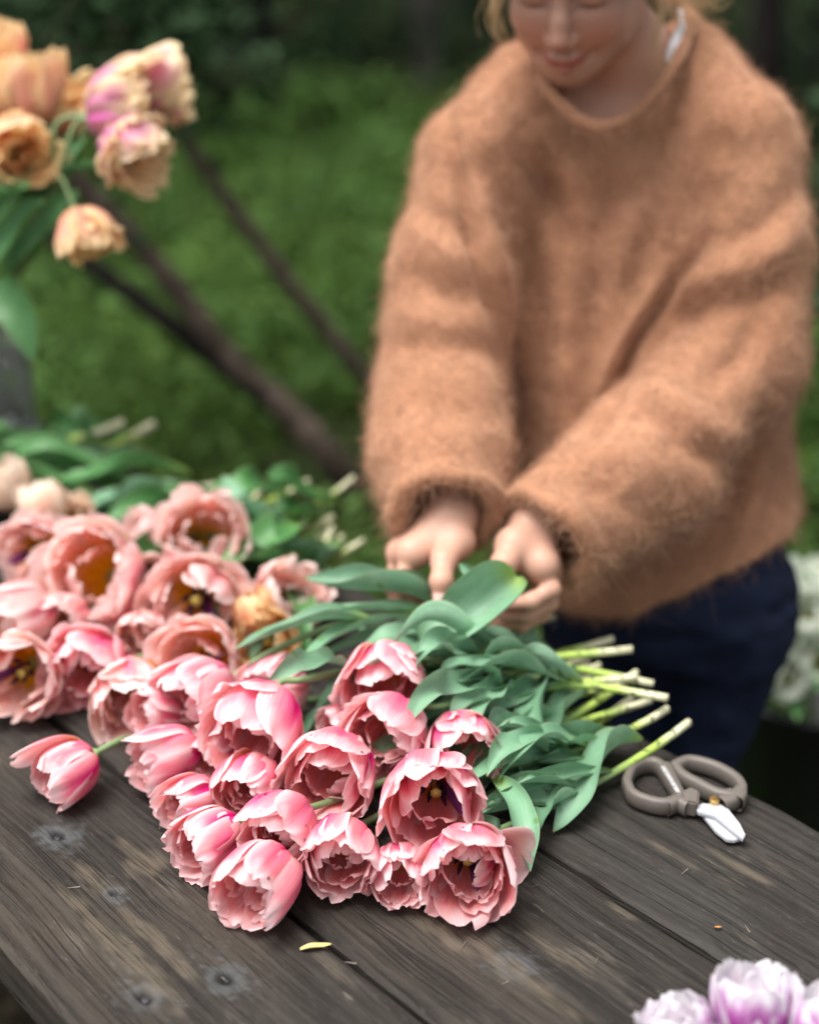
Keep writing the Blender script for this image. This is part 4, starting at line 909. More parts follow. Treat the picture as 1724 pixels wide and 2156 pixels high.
# --- hair
def hair():
    rng = np.random.default_rng(8); n = 3600
    th = rng.uniform(0, 2*np.pi, n); ph = np.arccos(rng.uniform(-.25, 1, n))
    d = np.stack([np.sin(ph)*np.cos(th), np.sin(ph)*np.sin(th), np.cos(ph)], -1)
    c = np.array([0, .030, .035]); r = np.array([.074, .096, .089])
    keep = ~((d[:, 1] < -.45) & (d[:, 2] < .62)); d = d[keep]; n = len(d)
    bun = np.array([.01, .135, .045]); P = []
    root = c + d*r
    for t in np.linspace(0, 1, 7):
        g = root*(1-t) + bun*t; v = g-c; q = np.sqrt(((v/(r+.010))**2).sum(1, keepdims=True)); g2 = c + v/np.maximum(q, 1e-3)
        g = np.where(q < 1, g2, g) + rng.normal(size=(n, 3))*.0012*(1+3*t); P.append(g)
    A = np.stack(P, 1)
    # loose wisps beside the face and over the shoulder
    W = []
    for (pts, cnt, spread) in [([(1345, -60, 1.62), (1390, 20, 1.60), (1375, 90, 1.59), (1392, 150, 1.585)], 26, .006), ([(1360, -70, 1.65), (1420, -10, 1.64), (1450, 20, 1.64), (1472, 40, 1.66)], 60, .014),
                               ([(1085, -60, 1.62), (1050, -10, 1.60), (1040, 40, 1.60), (1062, 78, 1.60)], 26, .008), ([(1340, -60, 1.6), (1335, -10, 1.575), (1310, 20, 1.57), (1302, 50, 1.57)], 14, .004), ([(1375, -60, 1.66), (1440, 0, 1.66), (1480, 10, 1.67), (1500, -10, 1.68)], 30, .012)]:
        base = catmull([at_d(*p) for p in pts], 7)
        for _ in range(cnt):
            o = rng.normal(size=3)*spread; W.append(((base + o*np.linspace(.2, 1.3, 7)[:, None] + rng.normal(size=(7, 3))*.0018)-HO) @ HR)
    A = np.vstack([A, np.array(W)])
    A = HO + A @ HR.T
    return curves_obj('hair', A-person_base, np.linspace(.00035, .00012, 7)[None], M['hair'], person)
hair()
f = Field(HO-.17, HO+np.array([.17, .26, .20]), .004); f.ell(hp(0, .034, .040), (.076, .097, .090), .01, False, HR); f.ell(hp(.01, .140, .05), (.040, .035, .040), .02, False, HR)
f.ell(hp(0, -.07, -.030), (.080, .080, .085), .02, True, HR); f.ell(hp(0, .0, -.12), (.10, .12, .09), .02, True, HR)
for s_ in (-1, 1): f.ell(hp(s_*.045, -.060, .062), (.050, .036, .026), .015, False, HR); f.ell(hp(s_*.074, -.025, .025), (.016, .040, .045), .015, False, HR)  # fringe out of view, added so the hair shades the face; side hair
V, F = f.mesh(2); add_body('hair_mass', V, F, M['hair'], person)
# --- white strap of the shirt beneath
P = catmull([at_d(*p) for p in [(1405, 130, 1.635), (1425, 95, 1.640), (1440, 55, 1.680), (1430, 20, 1.73)]], 12)
V, F, uv = strap(P, .011, np.array([.3, -1, .4]), None); add_body('shirt_strap', V, F, M['cotton'], person, None, uv)
# --- jeans and boots
def jeans():
    b = spine[0][0]; lo = np.array([b[0]-.30, b[1]-.30, .10]); hi = np.array([b[0]+.30, b[1]+.28, b[2]+.06]); f = Field(lo, hi, .008)
    f.ell(b+np.array([0, .01, -.02]), (.160, .118, .13), .03)
    for s in (-1, 1):
        hipj = b+np.array([s*.075, .005, -.07]); kn = np.array([b[0]+s*.066-.03, b[1]-.005, .46]); an = np.array([b[0]+s*.070-.035, b[1]+.03, .10])
        f.chain([hipj, kn, an], [.088, .062, .050], .02)
    V, F = f.mesh(2); N = vnormals(V, F)
    V = V + N*(.004*vnoise(V[:, 0]*14+V[:, 2]*9, V[:, 2]*34, 51) + .003*vnoise(V[:, 0]*40, V[:, 2]*60+V[:, 1]*30, 52))[:, None]
    add_body('jeans', V, F, M['denim'], person)
    for s in (-1, 1):
        a = np.array([b[0]+s*.070-.035, b[1]+.03, .0]); f = Field(a-np.array([.08, .22, .0]), a+np.array([.08, .10, .20]), .007)
        f.ell(a+np.array([0, -.06, .035]), (.044, .125, .045), .02); f.cone(a+np.array([0, .02, .05]), a+np.array([0, .02, .15]), .050, .046, .02)
        f.D = np.maximum(f.D, .002-f.Z)
        V, F = f.mesh(1); add_body('boot', V, F, M['shoe'], person)
jeans()
# ------------------------------------------------------------------ pruning scissors
M['grip'] = simple('taupe_plastic', (0.125, 0.108, 0.094), 0.5, 0.4, var=0.12, scale=200, bump=.05)
def blade_mat():
    n = NT('white_enamel'); nz = n.noise(n.coord('Object'), 260.0, 5, 0.7); c = n.mix(n.step(nz, 0.66, 0.70), (0.40, 0.41, 0.44), (0.05, 0.04, 0.06)); n.base(c, 0.3, 0.5); return n.m
M['enamel'] = simple('white_enamel', (0.86, 0.87, 0.90), 0.3, 0.5); M['enamel_worn'] = blade_mat()
M['brass'] = simple('brass', (0.62, 0.42, 0.16), 0.3, 0.5, 0.9)
M['print'] = simple('white_print', (0.72, 0.74, 0.76), 0.6, 0.3)
sc0 = on_table(1440, 1690)
scis = thing('scissors', 'open pruning scissors with taupe handles and white blades on the table edge', 'scissors', sc0)
def loop_tube(pts, h, rw, rh, closed=True, ns=12):
    P = np.array([on_table(u, v, h) for u, v in pts])
    C = catmull(np.vstack([P, P[:1]]) if closed else P, 14*len(P)); C = C[:-1] if closed else C
    n = len(C); T = np.roll(C, -1, 0)-np.roll(C, 1, 0) if closed else np.gradient(C, axis=0); T[:, 2] = 0; T /= np.linalg.norm(T, axis=1)[:, None]
    S = np.stack([T[:, 1], -T[:, 0], np.zeros(n)], -1); an = np.linspace(0, 2*np.pi, ns, endpoint=False)
    ca, sa = np.cos(an), np.sin(an); ca, sa = np.sign(ca)*np.abs(ca)**.62, np.sign(sa)*np.abs(sa)**.62
    rw = np.broadcast_to(rw, (n,)) if np.ndim(rw) == 0 else np.interp(np.linspace(0, 1, n), np.linspace(0, 1, len(rw)), rw)
    V = C[:, None] + S[:, None]*(ca[None, :]*rw[:, None])[..., None] + np.array([0, 0, 1.0])*(sa*rh)[None, :, None]
    i, j = np.meshgrid(np.arange(n if closed else n-1), np.arange(ns), indexing='ij'); i2, j2 = (i+1) % n, (j+1) % ns
    F = np.stack([i*ns+j, i*ns+j2, i2*ns+j2, i2*ns+j], -1).reshape(-1, 4)
    return V.reshape(-1, 3), F
def prism(name, pts, h0, h1, mat, parent, bev=0.0006, h1b=None):
    bm = bmesh.new(); P0 = np.array([on_table(u, v, h0) for u, v in pts]); 
    lo = [bm.verts.new(tuple(p-sc0)) for p in P0]; hi = [bm.verts.new(tuple(p-sc0+np.array([0, 0, h1-h0]))) for p in P0]
    bm.faces.new(lo[::-1]); bm.faces.new(hi); n = len(pts)
    for i in range(n): bm.faces.new((lo[i], lo[(i+1) % n], hi[(i+1) % n], hi[i]))
    bmesh.ops.recalc_face_normals(bm, faces=bm.faces)
    bmesh.ops.bevel(bm, geom=[e for e in bm.edges if e.calc_face_angle(0) > .5], offset=bev, segments=2, affect='EDGES', clamp_overlap=True)
    me = bpy.data.meshes.new(name); bm.to_mesh(me); bm.free(); me.materials.append(mat)
    return link(name, me, parent)
l1 = [(1318, 1652), (1330, 1624), (1356, 1611), (1385, 1614), (1404, 1640), (1422, 1668), (1428, 1690), (1396, 1698), (1358, 1690), (1330, 1676)]
l2 = [(1419, 1618), (1452, 1607), (1505, 1620), (1548, 1645), (1561, 1668), (1545, 1681), (1508, 1676), (1468, 1656), (1436, 1638)]
for lp, w_ in ((l1, .0048), (l2, .0050)):
    V, F = loop_tube(lp, .0105, w_, .0085); link('handle', mesh('handle', V-sc0, F, mats=[M['grip']]), scis)
for pts, w_ in (([(1402, 1700), (1425, 1692), (1448, 1702)], .0065), ([(1398, 1618), (1415, 1650), (1432, 1684)], .0058), ([(1558, 1672), (1540, 1686), (1515, 1696)], .0075), ([(1556, 1668), (1558, 1680), (1550, 1692)], .006)):
    V, F = loop_tube(pts, .0105, w_, .0080, False); link('shank', mesh('shank', V-sc0, F, mats=[M['grip']]), scis)
prism('socket', [(1430, 1694), (1450, 1685), (1470, 1694), (1466, 1722), (1434, 1716)], .003, .019, M['grip'], scis, .0018)
prism('socket', [(1508, 1690), (1535, 1684), (1546, 1694), (1535, 1708), (1515, 1704)], .003, .018, M['grip'], scis, .0018)
prism('blade', [(1476, 1720), (1500, 1716), (1530, 1735), (1563, 1770), (1545, 1776), (1528, 1774), (1505, 1756)], .004, .0075, M['enamel_worn'], scis)
prism('blade', [(1462, 1704), (1478, 1698), (1515, 1700), (1532, 1710), (1556, 1740), (1568, 1764), (1562, 1774), (1504, 1726), (1468, 1717)], .0080, .0118, M['enamel_worn'], scis)
V, F, _ = tube(np.array([[0, 0, .003], [0, 0, .0155], [0, 0, .0165]]), [.0052, .0052, .0044], 20); p = on_table(1501, 1712)-sc0
link('rivet', mesh('rivet', V+p, F, smooth=False, mats=[M['brass']]), scis)
def lettering(text, p, d, size, parent, mat, up=(0, 0, 1)):
    cu = bpy.data.curves.new('lettering', 'FONT'); cu.body = text; cu.size = size; cu.extrude = .00015; cu.align_x = 'LEFT'; cu.align_y = 'CENTER'; cu.materials.append(mat)
    tmp = bpy.data.objects.new('tmp', cu); COL.objects.link(tmp); dg = bpy.context.evaluated_depsgraph_get(); me = bpy.data.meshes.new_from_object(tmp.evaluated_get(dg)); bpy.data.objects.remove(tmp)
    o = bpy.data.objects.new('lettering', me); COL.objects.link(o); o.parent = parent
    X = Vector(tuple(nrm(d))); Z = Vector(up); Y = Z.cross(X); m = Matrix((X, Y, Z)).transposed().to_4x4(); m.translation = Vector(tuple(p)); o.matrix_local = m
    return o
pa, pb = on_table(1428, 1668, .019), on_table(1400, 1622, .019)
lettering('ARUKASAKURA', pa-sc0, pb-pa, .0062, scis, M['print'])

# ------------------------------------------------------------------ bits on the boards
P = catmull([on_table(632, 1999, .002), on_table(655, 1992, .005), on_table(680, 1991, .004), on_table(697, 1988, .006)], 12)
V, F, uv = strap(P, .0028, np.array([0, 0, 1.0]), None); o = tag(link('petal_sliver', mesh('petal_sliver', V, F, uv, mats=[simple('yellow_sliver', (.50, .42, .16), .5, .4, var=.2)])), 'curled yellow plant sliver beside a board joint', 'petal')
P = catmull([on_table(1503, 1951, .001), on_table(1510, 1952, .003), on_table(1518, 1951, .002)], 8)
V, F, uv = strap(P, .0012, np.array([0, 0, 1.0]), None); tag(link('bud_scale', mesh('bud_scale', V, F, uv, mats=[simple('orange_scale', (.50, .20, .05), .6, .3)])), 'tiny orange bud scale lying on the grey board', 'bud scale')
rng = np.random.default_rng(77); parts = []
for i in range(80):
    c = np.array([*(TD*rng.uniform(-1.5, -.45)+TN*rng.uniform(.38, .98)), TAB_Z+.0015]); a = rng.uniform(0, 6.28); d = np.array([math.cos(a), math.sin(a), 0])*rng.uniform(.0015, .006); s_ = np.array([-d[1], d[0], 0])/np.linalg.norm(d)*.00022
    parts.append((np.array([c-d-s_, c+d-s_, c+d+s_+[0, 0, .001], c-d+s_]), np.array([[0, 1, 2, 3]])))
V, F = join_parts(parts); tag(link('plant_fibres', mesh('plant_fibres', V, F, mats=[simple('dry_fibre', (.20, .18, .15), .7, .3)])), 'fine dry plant fibres scattered over the boards', 'debris', kind='stuff')

# ------------------------------------------------------------------ salmon tulips behind, on the same table
BK = 'salmon tulips heaped on the table behind the pink bunch'
back = [
 ('open salmon tulip with dark anthers, leaning on the huge rounded one', 72, 1165, 160, .075, (-.05, -.15, .95), .72, 'salmon', (650, 1012, .05), 41),
 ('huge rounded salmon tulip on top of the heap', 205, 1212, 210, .080, (-.12, .05, .85), .42, 'salmon', (745, 1006, .06), 42),
 ('wide open salmon tulip with orange throat and clear yellow pistil', 412, 1268, 208, .070, (.0, -.22, .92), .74, 'salmon', (765, 1138, .03), 43),
 ('tall salmon tulip standing behind the wide open one', 425, 1138, 178, .080, (.10, .25, .75), .46, 'salmon', (702, 1088, .04), 44),
 ('salmon tulip with yellow heart, low at the heap end on a board', 40, 1422, 178, .045, (-.10, -.20, .92), .66, 'salmon', (600, 1060, .03), 45),
 ('deep pink ruffled tulip with dark orange throat, low in the heap', 186, 1402, 178, .044, (-.08, -.30, .90), .60, 'pink', (690, 1120, .02), 46),
 ('pale tulip with drooping white rim, lying beside the small wedged one', 272, 1458, 158, .036, (.22, -.50, .72), .50, 'salmon', (640, 1150, .01), 47),
 ('salmon tulip tucked behind the long-stemmed pink one', 420, 1392, 170, .042, (-.15, .1, .8), .55, 'salmon', (700, 1150, .02), 48),
 ('small salmon tulip sunk in the shade between three big blooms', 305, 1340, 110, .040, (.0, -.25, .85), .55, 'salmon', (640, 1110, .01), 49),
 ('closed salmon bud on the rim of the heap before the leaves', 312, 1118, 92, .075, (-.55, .45, .4), .12, 'salmon', (560, 1020, .05), 50),
 ('side-turned salmon tulip under the one with dark anthers', 42, 1300, 150, .058, (-.5, -.25, .7), .40, 'salmon', (560, 1090, .03), 51),
 ('salmon tulip with long loose petals near the lifted leaf', 600, 1262, 150, .050, (.35, .35, .55), .50, 'salmon', (720, 1130, .02), 52),
 ('small round peach tulip beside the wide open salmon one', 538, 1285, 92, .060, (-.35, .85, .1), .05, 'peach', (700, 1110, .03), 53),
 ('yellow-orange tulip lying low under the pointed leaf', 560, 1350, 140, .030, (-.10, .1, .9), .68, 'peach', (740, 1150, .01), 54),
 ('cream tulip with peach flush on the heap crest', 92, 1062, 104, .085, (-.25, .75, .2), .15, 'cream', (470, 1035, .04), 55),
 ('crumpled cream tulip behind the peach-flushed one', 150, 1090, 95, .065, (.2, .3, .7), .45, 'cream', (500, 1045, .03), 56),
 ('pale pink tulip with white streaks against green stems', 12, 1022, 110, .085, (-.2, .7, .3), .30, 'cream', (440, 1062, .03), 57),
 ('salmon tulip peeking out beneath the huge rounded one', 130, 1305, 120, .05, (-.3, -.2, .8), .45, 'salmon', (600, 1090, .01), 58),
 ('salmon tulip filling the gap below the tall one', 320, 1230, 120, .05, (.0, .1, .9), .45, 'salmon', (640, 1080, .01), 59),
]
for (lab, u, v, wpx, h, ax, o, kind, en, seed) in back:
    wpx *= 1.06; C = on_table(u, v, h); dep = to_px(C)[2]; R = wpx/2*dep/FPX; rng = np.random.default_rng(seed)
    lv = [dict(at=rng.uniform(.62, .82), len=rng.uniform(.13, .2), w=rng.uniform(.016, .026), lift=rng.uniform(.01, .05), sway=rng.uniform(-.05, .05), roll=(rng.uniform(-50, 50), rng.uniform(-60, 60)), fold=rng.uniform(.3, .7), wave=.3) for _ in range(2)]
    tulip(lab, BK, C, cam_dir(*ax), R, o, seed, kind, on_table(*en), None, lv, leafmat='leaf_far' if seed % 2 else 'leaf', tail=.15, inner=4)
BR = [o for o in COL.objects if o.parent is None and o.get('group') == BK]
for i, pts in enumerate([[(640, 1120, .03), (560, 1100, .06), (500, 1060, .08), (470, 1000, .10)], [(680, 1100, .03), (620, 1080, .06), (560, 1090, .06), (500, 1130, .05)], [(700, 1060, .04), (640, 1040, .07), (590, 1010, .10), (560, 1000, .11)], [(690, 1150, .03), (640, 1160, .05), (590, 1170, .05), (530, 1200, .04)],
   [(660, 1180, .02), (610, 1200, .04), (560, 1190, .05), (520, 1160, .05)], [(600, 1050, .04), (540, 1030, .08), (480, 1040, .08), (430, 1070, .06)], [(720, 1140, .02), (690, 1170, .03), (660, 1210, .02), (640, 1240, .01)], [(560, 1060, .05), (520, 1110, .06), (530, 1170, .05), (560, 1210, .03)],
   [(650, 1090, .04), (600, 1130, .07), (560, 1140, .07), (510, 1190, .05)], [(420, 1040, .04), (330, 1030, .06), (240, 1050, .06), (170, 1070, .06)], [(400, 1000, .03), (300, 980, .06), (200, 1000, .07), (120, 1010, .06)], [(300, 940, .03), (200, 920, .05), (100, 930, .05), (0, 950, .04)],
   [(330, 960, .03), (220, 960, .06), (120, 965, .06), (10, 985, .05)], [(200, 940, .06), (165, 900, .09), (140, 880, .10), (120, 900, .08)], [(480, 1070, .03), (380, 1060, .05), (300, 1075, .05), (230, 1090, .05)]]):
    add_leaf(BR[i], [on_table(*q) for q in pts], .022+.004*(i % 3), 'leaf_far' if i % 3 else 'leaf', seed=500+i, roll=(-20+15*(i % 4), -40+25*(i % 3), 20), fold=.5, wave=.25, clear=TAB_Z+.002)
# the bunch beyond, its blooms past the heap, pale cut ends toward the far edge
BF = 'uncut tulips lying along the far edge of the table'
far_labels = ['pale-ended tulip whose white cut end points highest beside the glass vase', 'broad-leaved tulip with thick white cut end by the glass vase', 'long tulip stem with pale tip hanging off the far table edge', 'tulip stem with green tip lying over the far edge', 'tulip whose short pale end rests against the vase foot', 'tulip stem lying between the crumpled cream bloom and far edge']
far = [((-95, 1010, .05), (325, 892, .065), 'cream', 61), ((-110, 960, .05), (262, 888, .075), 'salmon', 62), ((-85, 1060, .05), (440, 1058, .02), 'cream', 63), ((-120, 1000, .07), (470, 1022, .035), 'salmon', 64), ((-75, 930, .05), (228, 905, .07), 'cream', 65), ((-100, 1040, .06), (380, 1020, .03), 'salmon', 66)]
for i, (c, en, kind, seed) in enumerate(far):
    C = on_table(*c); rng = np.random.default_rng(seed)
    lv = [dict(at=rng.uniform(.55, .85), len=rng.uniform(.16, .24), w=rng.uniform(.018, .03), lift=rng.uniform(.02, .07), sway=rng.uniform(-.05, .05), roll=(rng.uniform(-60, 60), rng.uniform(-60, 60)), fold=.5, wave=.25) for _ in range(3)]
    tulip(far_labels[i], BF, C, (-.8, -.4, .2), .036, .35, seed, kind, on_table(*en), None, lv, leafmat='leaf_far', stem_r=.0055, tail=.2)

# ------------------------------------------------------------------ glass vase with peach and magenta tulips
def glass():
    n = NT('clear_glass'); n.base((0.90, 0.94, 0.93), 0.12, 0.6); n.p.inputs['Transmission Weight'].default_value = 0.86; n.p.inputs['IOR'].default_value = 1.45; return n.m
def water():
    n = NT('vase_water'); n.base((0.80, 0.90, 0.86), 0.0, 0.5); n.p.inputs['Transmission Weight'].default_value = 1.0; n.p.inputs['IOR'].default_value = 1.33; return n.m
M['glass'] = glass(); M['water'] = water()
vb = on_table(8, 905)
vase = thing('glass_vase', 'clear cylindrical glass vase of water near the far table edge', 'vase', vb)
def lathe(prof, ns=40):
    prof = np.array(prof, float); an = np.linspace(0, 2*np.pi, ns, endpoint=False)
    V = np.stack([prof[:, 0][:, None]*np.cos(an), prof[:, 0][:, None]*np.sin(an), np.repeat(prof[:, 1][:, None], ns, 1)], -1).reshape(-1, 3)
    i, j = np.meshgrid(np.arange(len(prof)-1), np.arange(ns), indexing='ij'); j2 = (j+1) % ns
    return V, np.stack([i*ns+j, i*ns+j2, (i+1)*ns+j2, (i+1)*ns+j], -1).reshape(-1, 4)
V, F = lathe([(.0005, .001), (.050, .001), (.053, .004), (.054, .02), (.055, .10), (.058, .205), (.0585, .207), (.0575, .209), (.0555, .205), (.052, .10), (.0505, .02), (.048, .012), (.0005, .012)])
link('glass_body', mesh('glass_body', V, F, mats=[M['glass']]), vase)
V, F = lathe([(.0005, .0125), (.0475, .0125), (.0500, .02), (.0515, .10), (.0520, .12), (.0005, .12)]); link('water', mesh('water', V, F, mats=[M['water']]), vase)
VS = 'tulips standing in the glass vase'
vt = [
 ('yellow-orange tulip at the very top of the vase bouquet', 10, 98, 96, 1.90, (-.2, .5, .5), .55, 71, (-40, 520)),
 ('plump orange tulip with pink base, upright in the vase bouquet', 62, 190, 140, 1.86, (.05, .85, .15), .40, 72, (0, 480)),
 ('magenta tulip with white-pink shoulder, leaning out of the vase', 262, 228, 168, 1.80, (.75, .12, .10), .62, 73, (120, 420)),
 ('pale yellow tulip with curled tips, outermost of the leaning ones', 338, 190, 136, 1.86, (.8, .25, -.1), .66, 74, (140, 400)),
 ('yellow and mauve tulip hanging below the magenta one', 280, 318, 150, 1.78, (.62, -.42, .15), .66, 75, (110, 440)),
 ('golden tulip half hidden behind the plump orange one', 155, 232, 110, 1.95, (.25, .5, .4), .60, 76, (60, 460)),
 ('peach tulip with splayed orange petal, low at the side of the bouquet', 30, 318, 135, 1.80, (.5, -.15, .45), .60, 77, (-30, 520)),
 ('small hanging peach tulip with pink shoulder under the bouquet', 180, 495, 118, 1.80, (.35, -.8, .1), .50, 78, (110, 430)),
 ('orange tulip behind the splayed peach one in the vase', -30, 220, 130, 1.86, (-.2, .3, .7), .5, 79, (-60, 500)),
]
for (lab, u, v, wpx, dep, ax, o, seed, wp) in vt:
    wpx *= 1.1; C = at_d(u, v, dep); R = wpx/2*dep/FPX; rng = np.random.default_rng(seed); a = rng.uniform(0, 6.28)
    mouth = vb + np.array([.03*math.cos(a), .03*math.sin(a), .21]); end = vb + np.array([-.03*math.cos(a), -.03*math.sin(a), .018])
    lv = [dict(at=rng.uniform(.60, .72), len=rng.uniform(.12, .19), w=rng.uniform(.018, .028), lift=.02, sway=rng.uniform(-.06, .06), roll=(rng.uniform(-60, 60), rng.uniform(-60, 60)), fold=.5, wave=.25) for _ in range(2)]
    tulip(lab, VS, C, cam_dir(*ax), R, o, seed, 'vase2' if seed in (73, 74, 75) else 'vase', end, [at_d(*wp, dep+.05), mouth], lv, rest=None, leafmat='leaf_far', inner=6, mid=6)
vl = thing('leaf_sprig', 'single broad pale green tulip leaf hanging over the vase rim', 'leaf', vb+np.array([0, 0, .2]))
add_leaf(vl, [at_d(-40, 560, 1.93), at_d(5, 600, 1.90), at_d(45, 670, 1.88), at_d(72, 765, 1.88)], .030, 'leaf_far', roll=(-40, -30, -10), fold=.25, wave=.1, peak=.4, up=cam_dir(0, .3, 1))
vl.children[0].name = 'blade'

VR = [o for o in COL.objects if o.parent is None and o.name.startswith('tulip') and o.get('group') == VS]
for i, pts in enumerate([[(-30, 560), (40, 470), (120, 360), (185, 285)], [(-40, 500), (20, 420), (80, 330), (130, 300)], [(-20, 600), (60, 520), (140, 430), (165, 400)], [(-60, 620), (0, 530), (60, 450), (95, 420)], [(-70, 470), (-20, 420), (30, 400), (70, 390)]]):
    add_leaf(VR[i], [at_d(*q, 1.86-.02*i) for q in pts], .020, 'leaf_far', up=cam_dir(.3, .4, .8), roll=(-20, 30, 10), fold=.6, wave=.2, seed=400+i)
# ------------------------------------------------------------------ white and purple tulips at the near corner
NR = 'white and purple tulips lying at the near table corner'
for (lab, u, v, wpx, h, ax, o, seed, en) in [
  ('white tulip flushed lilac, beside the purple-flamed one', 1432, 2178, 165, .036, (-.25, .85, .05), .45, 81, (1560, 2620, .01)),
  ('white tulip flamed deep purple and green on the near boards', 1578, 2120, 175, .055, (.0, .90, .10), .42, 82, (1640, 2640, .01)),
  ('white tulip with pale lilac edge beyond the purple-flamed one', 1722, 2168, 165, .040, (.30, .85, .05), .42, 83, (1720, 2600, .01))]:
    C = on_table(u, v, h); R = wpx/2*to_px(C)[2]/FPX
    tulip(lab, NR, C, cam_dir(*ax), R, o, seed, 'violet', on_table(*en), None, [], stamens=False)

# ------------------------------------------------------------------ bucket of white flowers behind her
M['bucket'] = simple('black_plastic', (0.012, 0.012, 0.014), 0.45, 0.4, var=.2)
bc = at_d(1700, 1480, 2.42); bb = np.array([bc[0], bc[1], 0.0])
bucket = thing('flower_bucket', 'black bucket standing on the dark ground behind the woman', 'bucket', bb)
V, F = lathe([(.0005, .0), (.105, .0), (.110, .01), (.135, .30), (.142, .305), (.142, .315), (.131, .315), (.105, .02), (.0005, .02)]); link('pail', mesh('pail', V, F, mats=[M['bucket']]), bucket)
P = np.array([[.138*math.cos(t), -.02-.06*math.sin(t), .30-.10*math.sin(t)] for t in np.linspace(0, math.pi, 20)]); V, F, _ = tube(P, .003, 6); link('handle', mesh('handle', V, F, mats=[M['bucket']]), bucket)
WB = 'white double tulips in the black bucket'
wl_ = [('white double tulip highest in the bucket', 1658, 1232, 104, 2.30, 91), ('white double tulip with yellowish heart in the bucket', 1718, 1292, 100, 2.28, 92), ('white double tulip low in the bucket beside her jeans', 1638, 1332, 100, 2.26, 93),
       ('creamy white tulip spilling over the bucket rim', 1618, 1402, 92, 2.24, 94), ('white tulip drooping lowest from the bucket', 1672, 1432, 96, 2.24, 95), ('white tulip at the far side of the bucket', 1735, 1392, 96, 2.26, 96), ('white tulip behind the highest one in the bucket', 1745, 1220, 96, 2.40, 97)]
for (lab, u, v, wpx, dep, seed) in wl_:
    u -= 14; C = at_d(u, v, dep); R = wpx/2*dep/FPX; rng = np.random.default_rng(seed)
    ax = nrm(nrm(C-(bb+np.array([0, .02, .22])))+np.array([-.2, -.5, .2])); end = bb+np.array([rng.uniform(-.06, .06), rng.uniform(-.06, .06), .025])
    lv = [dict(at=.45, len=.15, w=.02, lift=.02, sway=rng.uniform(-.06, .06), roll=(20, -40), fold=.5, wave=.25)]
    tulip(lab, WB, C, ax, R, .5, seed, 'white', end, [bb+np.array([rng.uniform(-.05, .05), rng.uniform(-.05, .05), .33])], lv, rest=None, leafmat='leaf_far', inner=7, mid=6, stamens=False)
# ------------------------------------------------------------------ ground, grass, trees
def ground_mat():
    n = NT('garden_soil'); co = n.coord(); a = n.noise(co, 1.2, 5); b = n.noise(co, 26.0, 6, .65)
    c = n.mix(n.step(b, .35, .7), (0.010, 0.008, 0.006), (0.035, 0.028, 0.020)); c = n.mix(n.math('MULTIPLY', n.step(a, .42, .6), .65), c, (0.022, 0.040, 0.012))
    n.base(c, 1.0, 0.0); n.bump(b, .6, .02); return n.m
g = 120.0; nx = 121; xs = np.linspace(-g, g, nx); X, Y = np.meshgrid(xs, xs, indexing='ij')
Z = -0.02 + 0.05*vnoise(X/3, Y/3, 60)*(np.hypot(X, Y-2) > 4)
link_g = link('ground', mesh('ground', np.stack([X, Y, Z], -1).reshape(-1, 3), grid_faces(nx, nx), mats=[ground_mat()])); tag(link_g, kind='structure')
def foliage_mat(name, c0, c1, c2, scale=1.1, tr=.25):
    n = NT(name); at = n.new('ShaderNodeAttribute', attribute_name='tint'); ts = n.new('ShaderNodeSeparateColor'); n.put(ts.inputs[0], at.outputs['Color'])
    big = n.noise(n.coord(), scale, 3); c = n.mix(n.step(big, .36, .66), c0, c1); c = n.mix(n.math('MULTIPLY', ts.outputs[0], .6), c, c2)
    n.base(c, .6, .12); n.translucent(c, tr); return n.m
M['grass'] = foliage_mat('meadow_grass', (0.026, 0.054, 0.010), (0.086, 0.168, 0.030), (0.13, 0.21, 0.04), .6)
M['weed'] = foliage_mat('weed_leaves', (0.026, 0.066, 0.014), (0.084, 0.170, 0.036), (0.12, 0.20, 0.055), .7)
M['dark_leaf'] = foliage_mat('dark_leaves', (0.010, 0.030, 0.010), (0.022, 0.058, 0.018), (0.05, 0.085, 0.04), .8, .12)
M['canopy'] = foliage_mat('canopy_leaves', (0.016, 0.045, 0.012), (0.030, 0.075, 0.020), (0.05, 0.10, 0.03), .5, .12)
def bark(name, c0, c1):
    n = NT(name); co = n.mapping(n.coord(), (6, 6, 1.2)); z_ = n.noise(co, 6.0, 5, .65); n.base(n.mix(n.step(z_, .35, .65), c0, c1), .85, .2); n.bump(z_, .7, .012); return n.m
M['bark'] = bark('brown_bark', (0.040, 0.029, 0.022), (0.110, 0.082, 0.064)); M['bark_dark'] = bark('dark_bark', (0.006, 0.005, 0.005), (0.022, 0.017, 0.015)); M['bark_grey'] = bark('grey_bark', (0.03, 0.028, 0.024), (0.075, 0.07, 0.06))
rng = np.random.default_rng(2)
def blades(base, L, W, bend, rng):                    # one bent blade = 2 quads
    n = len(base); a = rng.uniform(0, 6.28, n); s = np.stack([np.cos(a), np.sin(a), np.zeros(n)], -1); f = np.stack([-np.sin(a), np.cos(a), np.zeros(n)], -1)
    L = L[:, None]; W = W[:, None]; b = bend[:, None]; up = np.array([0, 0, 1.0])
    m = base + up*L*.55 + f*L*b*.3; t = base + up*L*(1-.4*b) + f*L*b
    V = np.stack([base-s*W, base+s*W, m+s*W*.8, m-s*W*.8, t+s*W*.12, t-s*W*.12], 1).reshape(-1, 3)
    i = np.arange(n)[:, None]*6; F = np.stack([i+np.array([0, 1, 2, 3]), i+np.array([3, 2, 4, 5])], 1).reshape(-1, 4)
    tint = np.repeat(np.column_stack([rng.random(n), np.zeros(n), np.zeros(n), np.ones(n)]), 6, 0)
    return V, F, tint
